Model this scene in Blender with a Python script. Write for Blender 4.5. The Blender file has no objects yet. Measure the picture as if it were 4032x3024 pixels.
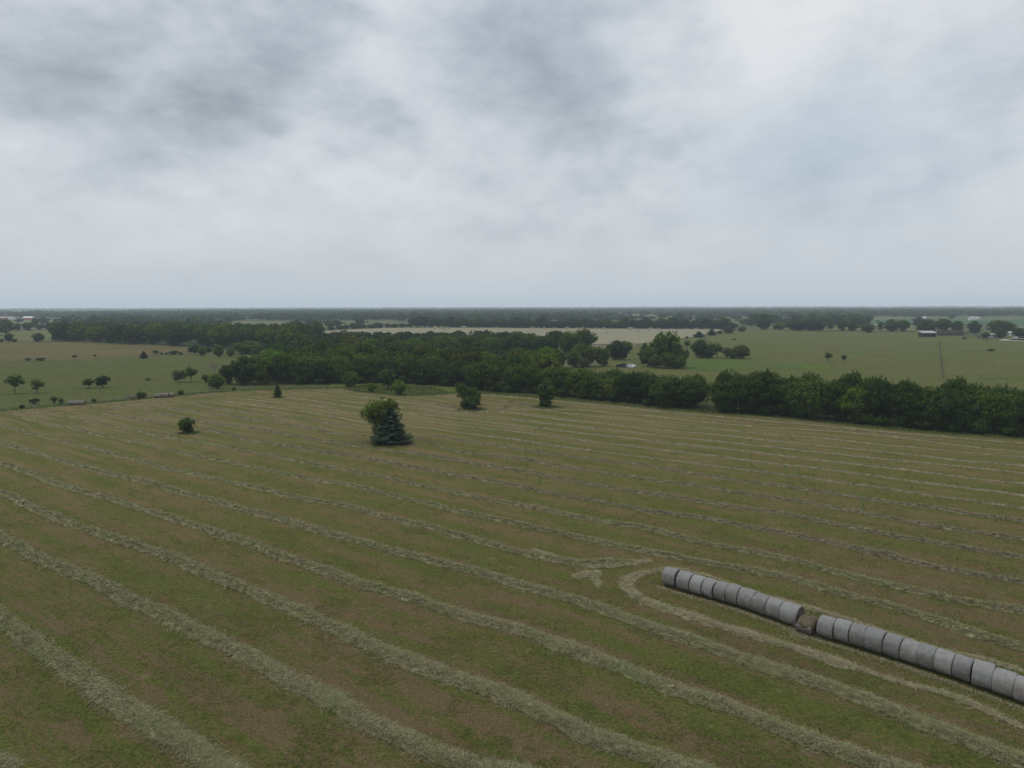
import bpy, bmesh, math, random
import numpy as np
from mathutils import Vector, Matrix, noise

C = bpy.context.scene.collection
scene = bpy.context.scene
rnd = random.Random(7)

# ------------------------------------------------------------------ camera and survey helpers
H = 26.0                      # flying height above the hay field
FOC = 2795.0 / 4032.0         # focal length as a share of picture width
PITCH = math.atan(306 / 2795.0)
ROLL = math.radians(0.14)
ca, sa, cr, sr = math.cos(PITCH), math.sin(PITCH), math.cos(ROLL), math.sin(ROLL)
RE = 6.37e6

def earth(x, y):
    d = max(0.0, math.hypot(x, y) - 700.0)
    return -d * d / (2 * RE)

def ray(px, py):
    u, v = px - 2016.0, 1512.0 - py
    u, v = u * cr + v * sr, -u * sr + v * cr
    return (u, 2795 * ca + v * sa, -2795 * sa + v * ca)

def at(px, py):
    """survey: ground point that the photo shows at a pixel of the 4032 x 3024 photograph"""
    r = ray(px, py)
    z = 0.0
    for _ in range(6):
        t = (z - H) / min(r[2], -1e-3)
        x, y = r[0] * t, r[1] * t
        z = earth(x, y)
    return (x, y)

def height_at(px, py, gx, gy):
    r = ray(px, py)
    t = math.hypot(gx, gy) / math.hypot(r[0], r[1])
    return H + r[2] * t - earth(gx, gy)

# crops of the photograph used while surveying: offset and scale
def FR(ox, oy, k): return lambda x, y: (ox + x * k, oy + y * k)
fF = FR(0, 0, 1.8228)
fA = FR(0, 1500, .9185)
fB = FR(0, 1500, .6076)
fC = FR(1344, 1500, .6076)
fD = FR(2688, 1600, .6076)
fE = FR(2016, 2000, .9114)
f1 = FR(0, 1150, .6103)
f2 = FR(1300, 1150, .678)
f0 = FR(0, 1180, .4666)
fM = FR(1000, 1180, .4666)
fQ = FR(2000, 1180, .4666)
fR = FR(3000, 1180, .4666)
def G(fr, pts): return [at(*fr(*p)) for p in pts]

# ------------------------------------------------------------------ materials
def new_mat(name):
    m = bpy.data.materials.new(name); m.use_nodes = True
    nt = m.node_tree; nt.nodes.clear()
    return m, nt

class N:
    def __init__(s, nt): s.nt = nt
    def n(s, t, **k):
        o = s.nt.nodes.new(t)
        for a, b in k.items(): setattr(o, a, b)
        return o
    def l(s, a, b): s.nt.links.new(a, b)
    def put(s, v, sock):
        if isinstance(v, (int, float)): sock.default_value = v
        elif isinstance(v, (tuple, list)):
            sock.default_value = (*v, 1) if len(v) == 3 and len(sock.default_value) == 4 else v
        else: s.l(v, sock)
    def math(s, op, a, b=None, c=None, clamp=False):
        o = s.n('ShaderNodeMath', operation=op, use_clamp=clamp)
        s.put(a, o.inputs[0])
        if b is not None: s.put(b, o.inputs[1])
        if c is not None: s.put(c, o.inputs[2])
        return o.outputs[0]
    def noise(s, vec, scale, detail=4, rough=.55, dist=0.0):
        o = s.n('ShaderNodeTexNoise')
        s.put(vec, o.inputs['Vector']); o.inputs['Scale'].default_value = scale
        o.inputs['Detail'].default_value = detail; o.inputs['Roughness'].default_value = rough
        o.inputs['Distortion'].default_value = dist
        return o.outputs['Fac']
    def ramp(s, fac, lo, hi, a=0.0, b=1.0):
        o = s.n('ShaderNodeMapRange'); o.clamp = True
        o.interpolation_type = 'SMOOTHSTEP'
        s.put(fac, o.inputs[0])
        for i, v in enumerate((lo, hi, a, b)): o.inputs[i + 1].default_value = v
        return o.outputs[0]
    def mix(s, fac, a, b, mode='MIX'):
        o = s.n('ShaderNodeMix', data_type='RGBA', blend_type=mode, clamp_factor=True)
        s.put(fac, o.inputs[0]); s.put(a, o.inputs[6]); s.put(b, o.inputs[7])
        return o.outputs[2]
    def mapping(s, vec, rot=(0, 0, 0), scale=(1, 1, 1), loc=(0, 0, 0)):
        if tuple(rot) != (0, 0, 0) and tuple(scale) != (1, 1, 1):      # turn first, then stretch
            r = s.n('ShaderNodeMapping'); s.l(vec, r.inputs[0]); r.inputs['Rotation'].default_value = rot
            vec = r.outputs[0]; rot = (0, 0, 0)
        o = s.n('ShaderNodeMapping'); s.l(vec, o.inputs[0])
        o.inputs['Location'].default_value = loc
        o.inputs['Rotation'].default_value = rot; o.inputs['Scale'].default_value = scale
        return o.outputs[0]
    def attr(s, name, out='Fac'):
        o = s.n('ShaderNodeAttribute', attribute_name=name); return o.outputs[out]
    def pos(s): return s.n('ShaderNodeNewGeometry').outputs['Position']
    def obj(s): return s.n('ShaderNodeTexCoord').outputs['Object']
    def scale(s, col, k):
        o = s.n('ShaderNodeVectorMath', operation='SCALE'); s.put(col, o.inputs[0]); s.put(k, o.inputs['Scale'])
        return o.outputs[0]
    def out(s, col, rough=.9, spec=.1, bump=None, bstr=.5, bdist=.1, extra=None):
        p = s.n('ShaderNodeBsdfPrincipled'); s.put(col, p.inputs['Base Color'])
        s.put(rough, p.inputs['Roughness']); p.inputs['Specular IOR Level'].default_value = spec
        if bump is not None:
            b = s.n('ShaderNodeBump'); s.l(bump, b.inputs['Height'])
            b.inputs['Strength'].default_value = bstr; b.inputs['Distance'].default_value = bdist
            s.l(b.outputs[0], p.inputs['Normal'])
        o = s.n('ShaderNodeOutputMaterial'); s.l(p.outputs[0], o.inputs[0])
        return p

ROW = math.radians(-38)       # direction of the mown rows on the ground

def mat_hay_field():
    m, nt = new_mat('mown_grass'); k = N(nt); p = k.pos()
    st = k.mapping(p, rot=(0, 0, -ROW), scale=(.13, 1.0, 1))
    s1 = k.noise(k.mapping(p, rot=(0, 0, -ROW), scale=(.09, 1.0, 1)), .42, 5, .6, .15)         # streaks along the rows
    s2 = k.noise(k.mapping(p, rot=(0, 0, -ROW), scale=(.12, 1.0, 1)), 2.4, 4, .65, .2)
    big = k.noise(p, .035, 4, .6, .4)
    med = k.noise(p, .28, 5, .62, .5)
    fine = k.noise(p, 3.2, 5, .72)
    vf = k.noise(p, 14.0, 3, .7)
    g = k.mix(k.ramp(fine, .3, .7), (.080, .098, .018), (.168, .170, .044))
    t = k.mix(k.ramp(vf, .38, .62), (.105, .078, .026), (.262, .205, .092))
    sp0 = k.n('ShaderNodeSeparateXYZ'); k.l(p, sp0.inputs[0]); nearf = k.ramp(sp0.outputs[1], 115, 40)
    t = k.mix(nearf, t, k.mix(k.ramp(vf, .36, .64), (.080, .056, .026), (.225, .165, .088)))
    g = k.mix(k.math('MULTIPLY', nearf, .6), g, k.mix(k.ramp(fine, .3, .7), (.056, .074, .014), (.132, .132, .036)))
    f = k.math('ADD', k.math('MULTIPLY', s1, .88), k.math('MULTIPLY', med, .30))
    f = k.math('ADD', f, k.math('MULTIPLY', s2, .58))
    f = k.math('ADD', f, k.math('MULTIPLY', big, .16))
    f = k.math('ADD', f, k.math('MULTIPLY', k.math('SUBTRACT', fine, .5), 1.0))
    c = k.mix(k.ramp(f, .88, 1.04), g, t)
    # lush regrowth patches
    lush = k.math('MULTIPLY', k.ramp(k.noise(k.mapping(p, rot=(0, 0, -ROW), scale=(.45, 1, 1)), .26, 5, .7, .8), .52, .62), k.ramp(fine, .42, .62))
    c = k.mix(k.math('MULTIPLY', lush, .5), c, (.062, .100, .012))
    # bare and scorched spots
    dark = k.math('MULTIPLY', k.ramp(k.noise(k.mapping(p, scale=(.6, .6, 1)), 1.1, 5, .7, .8), .64, .70), k.ramp(vf, .45, .6))
    c = k.mix(k.math('MULTIPLY', dark, .65), c, (.04, .034, .03))
    red = k.math('MULTIPLY', k.ramp(k.noise(p, .33, 4, .6, .6), .60, .70), .5)
    c = k.mix(red, c, (.155, .090, .050))
    mott = k.noise(p, 1.1, 6, .75, .7)
    c = k.mix(k.math('MULTIPLY', k.ramp(mott, .56, .70), .6), c, (.235, .205, .115))
    c = k.mix(k.math('MULTIPLY', k.ramp(mott, .44, .32), .5), c, (.050, .048, .022))
    # drier, paler stubble farther out along the headland
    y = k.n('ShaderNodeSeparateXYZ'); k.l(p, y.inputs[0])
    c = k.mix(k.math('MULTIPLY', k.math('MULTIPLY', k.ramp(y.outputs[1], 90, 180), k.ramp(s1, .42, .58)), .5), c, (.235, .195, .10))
    shade = k.math('ADD', k.math('MULTIPLY', k.noise(p, 5.0, 5, .8), 1.9), .07)
    c = k.scale(c, k.math('MULTIPLY', shade, .90))
    b = k.math('ADD', k.math('MULTIPLY', fine, 1.0), k.math('MULTIPLY', vf, .5))
    k.out(c, .95, .05, b, .6, .2)
    return m

def mat_meadow(name, a, b, tan, tanamt=.5, patch=None, stretch=(.25, 1, 1), rot=.1, sc=1.0):
    m, nt = new_mat(name); k = N(nt); p = k.pos()
    st = k.mapping(p, rot=(0, 0, rot), scale=stretch)
    n1 = k.noise(st, .05 * sc, 5, .62, .4); n2 = k.noise(p, .5, 5, .7); n3 = k.noise(st, .22 * sc, 5, .65, .3)
    c = k.mix(k.ramp(n2, .3, .7), a, b)
    f = k.math('ADD', k.math('MULTIPLY', n1, .6), k.math('MULTIPLY', n3, .4))
    c = k.mix(k.math('MULTIPLY', k.ramp(f, .42, .6), tanamt), c, tan)
    if patch:
        c = k.mix(k.math('MULTIPLY', k.ramp(k.noise(st, .022 * sc, 4, .6, .6), .60, .68), .7), c, patch)
    c = k.scale(c, k.math('ADD', k.math('MULTIPLY', n2, .7), .65))
    k.out(c, .95, .05, n2, .8, .3)
    return m

def mat_country():
    m, nt = new_mat('countryside'); k = N(nt); p = k.pos()
    v = k.n('ShaderNodeTexVoronoi'); k.l(k.mapping(p, rot=(0, 0, .3), scale=(.0022, .004, 1)), v.inputs['Vector']); v.inputs['Scale'].default_value = 1
    c = k.mix(k.ramp(v.outputs['Color'], .2, .7), (.075, .095, .035), (.15, .14, .08))
    c = k.mix(k.ramp(k.noise(p, .004, 4), .5, .6), c, (.10, .115, .05))
    c = k.scale(c, k.math('ADD', k.math('MULTIPLY', k.noise(p, .08, 5, .7), .7), .65))
    k.out(c, .95, .05)
    return m

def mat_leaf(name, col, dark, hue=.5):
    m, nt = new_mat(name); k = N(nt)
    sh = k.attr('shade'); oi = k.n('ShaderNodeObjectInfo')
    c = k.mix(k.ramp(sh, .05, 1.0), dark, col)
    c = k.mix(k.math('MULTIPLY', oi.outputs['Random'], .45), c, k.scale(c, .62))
    c = k.mix(k.math('MULTIPLY', k.ramp(sh, .45, .9), .36), c, k.mix(1.0, c, (1.95, 1.85, .7), 'MULTIPLY'))  # yellow-green highlight painted onto the lightest leaves
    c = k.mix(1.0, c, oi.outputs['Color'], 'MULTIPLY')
    d = k.n('ShaderNodeBsdfDiffuse'); k.l(c, d.inputs[0])
    t = k.n('ShaderNodeBsdfTranslucent'); k.put(k.mix(.5, c, (.09, .13, .01)), t.inputs[0])
    g = k.n('ShaderNodeBsdfGlossy'); g.inputs['Roughness'].default_value = .45; g.inputs[0].default_value = (.55, .6, .6, 1)
    ms = k.n('ShaderNodeMixShader'); ms.inputs[0].default_value = .14; k.l(d.outputs[0], ms.inputs[1]); k.l(t.outputs[0], ms.inputs[2])
    m2 = k.n('ShaderNodeMixShader'); m2.inputs[0].default_value = .022; k.l(ms.outputs[0], m2.inputs[1]); k.l(g.outputs[0], m2.inputs[2])
    o = k.n('ShaderNodeOutputMaterial'); k.l(m2.outputs[0], o.inputs[0])
    return m

def mat_plain(name, col, rough=.8, spec=.2, var=.25, sc=3.0, bump=0.0, metal=0.0):
    m, nt = new_mat(name); k = N(nt)
    n1 = k.noise(k.obj(), sc, 5, .65)
    c = k.scale(k.mix(0, col, col), k.math('ADD', k.math('MULTIPLY', n1, var * 2), 1 - var))
    p = k.out(c, rough, spec, n1 if bump else None, bump, .05)
    p.inputs['Metallic'].default_value = metal
    return m

def mat_hay(name, a, b, green):
    m, nt = new_mat(name); k = N(nt); p = k.pos()
    n1 = k.noise(p, 7.0, 4, .7, .6); n2 = k.noise(p, .3, 3, .5); n3 = k.noise(p, 1.6, 4, .65)
    c = k.mix(k.ramp(n1, .32, .68), a, b)
    c = k.mix(k.math('MULTIPLY', k.ramp(n2, .45, .62), .55), c, green)
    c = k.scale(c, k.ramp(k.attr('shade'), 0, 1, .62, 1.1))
    c = k.scale(c, k.math('ADD', k.math('MULTIPLY', k.noise(p, 2.6, 4, .7, .4), 1.15), .42))
    k.out(c, .95, .04, n1, .8, .16)
    return m

def mat_net():
    m, nt = new_mat('weathered_net_wrap'); k = N(nt); o = k.obj()
    oi = k.n('ShaderNodeObjectInfo').outputs['Random']
    off = k.n('ShaderNodeVectorMath', operation='ADD'); k.l(o, off.inputs[0])
    cmb = k.n('ShaderNodeCombineXYZ'); k.put(k.math('MULTIPLY', oi, 37.0), cmb.inputs[0]); k.put(k.math('MULTIPLY', oi, 11.0), cmb.inputs[1]); k.l(cmb.outputs[0], off.inputs[1])
    o2 = off.outputs[0]
    ring = k.noise(k.mapping(o2, scale=(26, .8, .8)), 1.0, 4, .7)      # fine threads round the bale
    blot = k.noise(o2, 1.6, 5, .65, .4); fine = k.noise(o2, 22, 3, .7)
    c = k.mix(k.ramp(ring, .3, .7), (.235, .222, .208), (.40, .385, .365))
    c = k.mix(k.ramp(blot, .40, .62), c, (.26, .225, .185))
    c = k.mix(k.math('MULTIPLY', oi, .45), c, (.24, .255, .255))
    c = k.scale(c, k.math('ADD', k.math('MULTIPLY', k.math('FRACT', k.math('MULTIPLY', oi, 7.3)), .40), .60))
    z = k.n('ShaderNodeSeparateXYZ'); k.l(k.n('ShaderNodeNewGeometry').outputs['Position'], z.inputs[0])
    c = k.mix(k.math('MULTIPLY', k.ramp(z.outputs[2], .55, .0), .65), c, (.065, .055, .042))  # shade low on the bale painted into the wrap colour
    c = k.mix(k.math('MULTIPLY', k.ramp(z.outputs[2], 1.05, 1.6), .35), c, (.36, .35, .35))  # top of the bale painted paler, as lit from above
    teal = k.math('MULTIPLY', k.ramp(k.noise(o2, 1.9, 2, .5, 1.8), .60, .64), k.ramp(k.noise(o2, 1.9, 2, .5, 1.8), .68, .65))
    c = k.mix(k.math('MULTIPLY', teal, .55), c, (.30, .42, .40))
    c = k.scale(c, k.math('ADD', k.math('MULTIPLY', fine, .5), .75))
    k.out(c, .75, .15, k.math('ADD', ring, k.math('MULTIPLY', fine, .6)), .7, .04)
    return m

def mat_hay_end(name, a, b):
    m, nt = new_mat(name); k = N(nt); o = k.obj()
    s = k.n('ShaderNodeSeparateXYZ'); k.l(o, s.inputs[0])
    zz = k.math('SUBTRACT', s.outputs[2], .8)
    r = k.math('SQRT', k.math('ADD', k.math('MULTIPLY', s.outputs[1], s.outputs[1]), k.math('MULTIPLY', zz, zz)))
    sp = k.math('SINE', k.math('ADD', k.math('MULTIPLY', r, 70), k.math('MULTIPLY', k.noise(o, 5, 3), 8)))
    c = k.mix(k.ramp(sp, -1, 1), a, b)
    c = k.scale(c, k.math('ADD', k.noise(o, 18, 4, .7), .5))
    k.out(c, .95, .05, k.noise(o, 18, 4, .7), .8, .05)
    return m

M = {}
M['hay_field'] = mat_hay_field()
M['country'] = mat_country()
M['pasture_l'] = mat_meadow('green_pasture', (.068, .082, .021), (.104, .120, .032), (.120, .112, .042), .4)
M['red_field'] = mat_meadow('reddish_seedheads', (.092, .092, .028), (.128, .113, .042), (.168, .124, .062), .6)
M['back_meadow'] = mat_meadow('back_meadow', (.10, .115, .035), (.13, .14, .045), (.17, .16, .065), .5)
M['pasture_r'] = mat_meadow('olive_pasture', (.076, .092, .022), (.115, .130, .034), (.140, .128, .052), .5, None, (.3, 1, 1), .05)
M['lush'] = mat_meadow('lush_grass', (.065, .105, .022), (.095, .145, .03), (.09, .11, .04), .3)
M['notch'] = mat_meadow('uncut_field_grass', (.085, .115, .024), (.125, .155, .04), (.14, .14, .06), .4)
M['bright'] = mat_meadow('bright_weeds', (.075, .125, .015), (.11, .165, .02), (.10, .12, .03), .4)
M['pale_field'] = mat_meadow('cured_hay_stubble', (.25, .228, .15), (.30, .275, .185), (.225, .212, .125), .7, None, (.12, 1, 1), .03)
M['crop'] = mat_meadow('green_crop', (.045, .10, .05), (.06, .13, .06), (.10, .14, .06), .35)
M['verge'] = mat_meadow('rough_verge', (.062, .085, .022), (.095, .122, .036), (.11, .105, .05), .4)
M['leaf_mid'] = mat_leaf('leaves_mid_green', (0.0957,0.1566,0.0247), (0.0300,0.0567,0.0117))
M['leaf_deep'] = mat_leaf('leaves_deep_green', (0.0630,0.1200,0.0300), (0.0190,0.0414,0.0155))
M['leaf_light'] = mat_leaf('leaves_light_green', (0.1232,0.1812,0.0319), (0.0467,0.0800,0.0167))
M['needle_blue'] = mat_leaf('needles_blue_green', (.070, .110, .080), (.012, .025, .015))
M['needle_dark'] = mat_leaf('needles_dark_green', (0.0390,0.0715,0.0286), (0.0120,0.0269,0.0135))
M['leaf_grey'] = mat_leaf('leaves_grey_green', (0.1190,0.1400,0.0770), (0.0402,0.0563,0.0290))
M['bark'] = mat_plain('bark', (.075, .062, .050), .95, .05, .35, 6, .6)
M['bark_pale'] = mat_plain('dead_wood', (.23, .20, .19), .9, .05, .3, 5, .5)
M['windrow'] = mat_hay('windrow_hay', (.205, .188, .095), (.44, .405, .232), (.29, .31, .135))
M['windrow_far'] = mat_hay('windrow_hay_dry', (.215, .19, .115), (.40, .355, .225), (.28, .275, .14))
M['stubble_thick'] = mat_hay('headland_stubble', (.20, .165, .085), (.32, .265, .155), (.21, .20, .085))
M['straw_thin'] = mat_hay('thin_straw', (.36, .31, .175), (.50, .44, .28), (.36, .36, .19))
M['stubble'] = mat_hay('stubble_straw', (.19, .155, .07), (.30, .25, .13), (.17, .19, .05))
M['grass_tuft'] = mat_leaf('grass_blades', (.105, .132, .028), (.050, .056, .018))
M['tall_grass'] = mat_leaf('tall_grass', (.115, .150, .036), (.075, .098, .024))
M['net'] = mat_net()
M['bale_end'] = mat_hay_end('bale_end_hay', (.085, .072, .058), (.15, .13, .10))
M['rotten'] = mat_hay('rotting_hay', (.15, .12, .08), (.34, .28, .19), (.24, .20, .13))
M['old_hay'] = mat_plain('old_bale_hay', (.22, .195, .165), .95, .05, .4, 5, .6)
M['fresh_hay'] = mat_plain('fresh_bale_hay', (.36, .33, .25), .95, .05, .3, 4, .5)
M['tin'] = mat_plain('tin_roof', (.42, .38, .36), .55, .4, .2, 1.2, .2)
M['dark_wall'] = mat_plain('dark_boards', (.035, .038, .045), .8, .2, .3, 2)
M['dark_in'] = mat_plain('interior_shade', (.012, .013, .016), .9, .1, .3, 2)
M['white'] = mat_plain('white_paint', (.72, .71, .68), .6, .3, .08, 1)
M['red'] = mat_plain('red_siding', (.33, .06, .05), .7, .2, .15, 1)
M['steel'] = mat_plain('galvanised_steel', (.30, .31, .32), .5, .4, .15, 2)
M['wood_post'] = mat_plain('grey_posts', (.13, .12, .115), .9, .1, .3, 4)
M['gravel'] = mat_plain('pale_gravel', (.40, .36, .30), .95, .05, .2, .3)
M['road'] = mat_plain('grey_road', (.26, .25, .245), .9, .1, .12, .05)
M['glass'] = mat_plain('dark_glass', (.02, .024, .03), .15, .6, .05, 1)
M['rubber'] = mat_plain('rubber', (.02, .02, .02), .9, .1, .1, 3)
M['car_white'] = mat_plain('white_car_paint', (.65, .66, .68), .3, .5, .04, 1)
M['car_dark'] = mat_plain('dark_car_paint', (.035, .04, .05), .3, .5, .04, 1)
M['mauve_weeds'] = mat_leaf('dry_mauve_weeds', (.13, .105, .095), (.05, .045, .04))

def mat_water():
    m, nt = new_mat('pond_water'); k = N(nt)
    k.out((.02, .025, .02), .12, .6, k.noise(k.pos(), 1.5, 3), .25, .05)
    return m
M['water'] = mat_water()

# ------------------------------------------------------------------ object helpers
def tag(o, label=None, cat=None, group=None, kind=None):
    if label: o['label'] = label
    if cat: o['category'] = cat
    if group: o['group'] = group
    if kind: o['kind'] = kind
    return o

def mesh_obj(name, verts, faces, mats, parent=None, shade=None, smooth=False, mi=None):
    me = bpy.data.meshes.new(name)
    if isinstance(verts, np.ndarray):
        nv = len(verts); faces = np.asarray(faces, dtype=np.int32); nf, w = faces.shape
        me.vertices.add(nv); me.vertices.foreach_set('co', verts.astype(np.float32).ravel())
        me.loops.add(nf * w); me.loops.foreach_set('vertex_index', faces.ravel())
        me.polygons.add(nf)
        me.polygons.foreach_set('loop_start', np.arange(0, nf * w, w, dtype=np.int32))
        me.polygons.foreach_set('loop_total', np.full(nf, w, dtype=np.int32))
        me.update(calc_edges=True)
    else:
        me.from_pydata(verts, [], faces); me.update()
    if not isinstance(mats, (list, tuple)): mats = [mats]
    for m in mats: me.materials.append(M[m] if isinstance(m, str) else m)
    if mi is not None: me.polygons.foreach_set('material_index', np.asarray(mi, dtype=np.int32))
    if shade is not None:
        a = me.attributes.new('shade', 'FLOAT', 'POINT'); a.data.foreach_set('value', np.asarray(shade, dtype=np.float32))
    if smooth: me.polygons.foreach_set('use_smooth', np.ones(len(me.polygons), dtype=bool))
    o = bpy.data.objects.new(name, me); C.objects.link(o)
    if parent: o.parent = parent
    return o

def empty(name, loc=(0, 0, 0), rz=0.0):
    o = bpy.data.objects.new(name, None); C.objects.link(o)
    o.location = loc; o.rotation_euler = (0, 0, rz); o.empty_display_size = .5
    return o

def copy_tree(o, parent=None):
    c = o.copy(); C.objects.link(c); c.parent = parent
    for ch in list(o.children): copy_tree(ch, c)
    return c

def paint(o, col):
    o.color = (*col, 1)
    for ch in o.children: paint(ch, col)

class MB:
    """collects boxes and tubes into one mesh"""
    def __init__(s): s.v = []; s.f = []; s.sh = []
    def box(s, x0, x1, y0, y1, z0, z1, rz=0, c=(0, 0)):
        n = len(s.v); cc, ss = math.cos(rz), math.sin(rz)
        for x, y, z in ((x0, y0, z0), (x1, y0, z0), (x1, y1, z0), (x0, y1, z0), (x0, y0, z1), (x1, y0, z1), (x1, y1, z1), (x0, y1, z1)):
            s.v.append((c[0] + x * cc - y * ss, c[1] + x * ss + y * cc, z))
        for f in ((0, 3, 2, 1), (4, 5, 6, 7), (0, 1, 5, 4), (1, 2, 6, 5), (2, 3, 7, 6), (3, 0, 4, 7)): s.f.append(tuple(n + i for i in f))
    def tube(s, pts, rads, seg=6, cap=True):
        n0 = len(s.v); P = [Vector(p) for p in pts]
        for i, p in enumerate(P):
            d = (P[min(i + 1, len(P) - 1)] - P[max(i - 1, 0)]).normalized()
            a = d.orthogonal().normalized(); b = d.cross(a)
            if i and (a.dot(pa) < 0): a, b = -a, -b
            if i:
                a = (pa - d * pa.dot(d)).normalized(); b = d.cross(a)
            pa = a
            for k in range(seg):
                t = 2 * math.pi * k / seg
                s.v.append(tuple(p + (a * math.cos(t) + b * math.sin(t)) * rads[i]))
        for i in range(len(P) - 1):
            for k in range(seg):
                a0 = n0 + i * seg + k; a1 = n0 + i * seg + (k + 1) % seg
                s.f.append((a0, a1, a1 + seg, a0 + seg))
        if cap: s.f.append(tuple(n0 + (len(P) - 1) * seg + k for k in range(seg)))
    def build(s, name, mat, parent=None, smooth=False):
        return mesh_obj(name, s.v, s.f, mat, parent, smooth=smooth)

# ------------------------------------------------------------------ trees
def leaves(rs, cen, nor, size, shade, tang=None, aspect=.75, jit=.8):
    """one quad for each leaf cluster"""
    n = len(cen)
    nn = nor + rs.normal(0, jit, (n, 3)); nn /= np.linalg.norm(nn, axis=1, keepdims=True)
    t = rs.normal(0, 1, (n, 3)) if tang is None else tang + rs.normal(0, .25, (n, 3))
    t -= nn * (t * nn).sum(1, keepdims=True); t /= np.linalg.norm(t, axis=1, keepdims=True) + 1e-9
    b = np.cross(nn, t)
    s = (size * rs.uniform(.55, 1.35, n))[:, None]
    v = np.empty((n, 4, 3))
    v[:, 0] = cen - t * s * .62
    v[:, 1] = cen + b * s * aspect * .42 + nn * s * .08
    v[:, 2] = cen + t * s * .62
    v[:, 3] = cen - b * s * aspect * .42 + nn * s * .08
    f = np.arange(n * 4).reshape(n, 4)
    sh = np.repeat(shade, 4)
    return v.reshape(-1, 3), f, sh

def merge(parts):
    V = []; F = []; S = []; o = 0
    for v, f, s in parts:
        V.append(v); F.append(f + o); S.append(s); o += len(v)
    return np.concatenate(V), np.concatenate(F), np.concatenate(S)

def puffs_crown(seed, Hh, R, z0, nc, nl, ls, top=1.0, squash=.8, taper=None, low=.0, gap=0.0, core=.55):
    """crown built from leafy clumps with gaps between; returns vertices, quads, shade and clump centres"""
    rs = np.random.RandomState(seed)
    cz = (Hh + z0) / 2; hz = (Hh - z0) / 2
    cs = []
    while len(cs) < nc:
        p = rs.uniform(-1, 1, 3); q = np.linalg.norm(p)
        if q > 1 or q < .35: continue
        if taper is not None:
            w = taper((p[2] + 1) / 2)
            if math.hypot(p[0], p[1]) > w: continue
        elif low and p[2] < 0: p[2] *= 1; p[0] *= 1.05; p[1] *= 1.05
        cs.append(p)
    cs = np.array(cs)
    rr = rs.uniform(.20, .42, nc) * R
    cen = cs * np.array([R * .84, R * .84, hz * .86]) + np.array([0, 0, cz])
    cen[:, :2] += rs.normal(0, .06 * R, (nc, 2))
    cen[:, 2] = np.maximum(cen[:, 2], z0 + rr * .3)
    parts = []
    br = rs.uniform(.55, 1.0, nc)
    w = rr ** 2; w = w / w.sum()
    for i in range(nc):
        n = max(12, int(nl * w[i]))
        d = rs.normal(0, 1, (n, 3)); d[:, 2] = d[:, 2] * .9 + .18
        d /= np.linalg.norm(d, axis=1, keepdims=True)
        r = rr[i] * (rs.uniform(.45, 1.0, n) ** .5) * (1 + .25 * np.sin(d[:, 0] * 5 + i) * np.sin(d[:, 1] * 5 + 2 * i))
        c = cen[i] + d * r[:, None] * np.array([1, 1, squash])
        c[:, 2] = np.maximum(c[:, 2], .03)
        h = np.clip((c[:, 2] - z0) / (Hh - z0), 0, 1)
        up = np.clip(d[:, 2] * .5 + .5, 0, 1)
        sh = np.clip(br[i] * (.22 + .50 * up + .38 * h) * rs.uniform(.6, 1.25, n) + .04, 0, 1)  # light painted in: clump tops and upper crown get lighter leaves
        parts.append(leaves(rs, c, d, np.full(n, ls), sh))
    # loose sprays on the outside make the outline uneven
    ns = int(nc * 1.3)
    for i in range(ns):
        d = rs.normal(0, 1, 3); d[2] = abs(d[2]) * .8; d /= np.linalg.norm(d)
        wv = 1 if taper is None else taper(min(1, .5 + .5 * d[2]))
        b0 = d * np.array([R * .9 * wv, R * .9 * wv, hz * .93]) + np.array([0, 0, cz])
        n = 22; t = rs.uniform(0, 1, n)[:, None]
        c = b0 + d * t * R * .20 + rs.normal(0, .05 * R, (n, 3)) * (1.2 - t)
        parts.append(leaves(rs, c, np.repeat(d[None], n, 0), np.full(n, ls * .9), rs.uniform(.4, 1, n)))
    # inner leaves coloured near-black as shade, so the crown is not see-through
    n = int(nl * .16)
    d = rs.normal(0, 1, (n, 3)); d /= np.linalg.norm(d, axis=1, keepdims=True)
    c = d * (rs.uniform(.2, 1, n) ** .4)[:, None] * np.array([R * core, R * core, hz * (core + .12)]) + np.array([0, 0, cz])
    c[:, 2] = np.maximum(c[:, 2], .05)
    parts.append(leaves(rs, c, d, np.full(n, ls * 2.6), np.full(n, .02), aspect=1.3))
    v, f, s = merge(parts)
    return v, f, s, cen

def trunk_mesh(mb, Hh, z0, cen, r0, rs, nlimb=9):
    top = z0 + (Hh - z0) * .62
    bend = rs.normal(0, .25, (5, 2)) * Hh * .04; bend[0] = 0
    zs = np.linspace(0, top, 5)
    P = [(bend[i][0], bend[i][1], zs[i]) for i in range(5)]
    mb.tube(P, [r0 * 1.35, r0, r0 * .8, r0 * .55, r0 * .2], 8)
    idx = rs.permutation(len(cen))[:nlimb]
    for i in idx:
        t = rs.uniform(.3, .85); a = np.array(P[0]) * (1 - t) + np.array([bend[2][0], bend[2][1], top]) * t
        e = cen[i]; e2 = np.array([e[0], e[1], max(e[2], a[2] * .9)])
        m = a * .5 + e2 * .5 + np.array([0, 0, -.04 * Hh]) + rs.normal(0, .02 * Hh, 3)
        rr = r0 * (.55 - .35 * t)
        mb.tube([tuple(a), tuple(m), tuple(e2)], [rr, rr * .6, rr * .12], 5)

PROTO = {}
def make_tree(kind, name, Hh, R, z0, nc, nl, ls, mat, seed, r0=.22, **k):
    v, f, s, cen = puffs_crown(seed, Hh, R, z0, nc, nl, ls, **k)
    root = empty(name)
    mb = MB(); trunk_mesh(mb, Hh, z0, cen, r0, np.random.RandomState(seed + 5))
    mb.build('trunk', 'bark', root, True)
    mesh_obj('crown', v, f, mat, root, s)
    PROTO[kind] = (root, Hh, R, [False])
    return root

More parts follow.
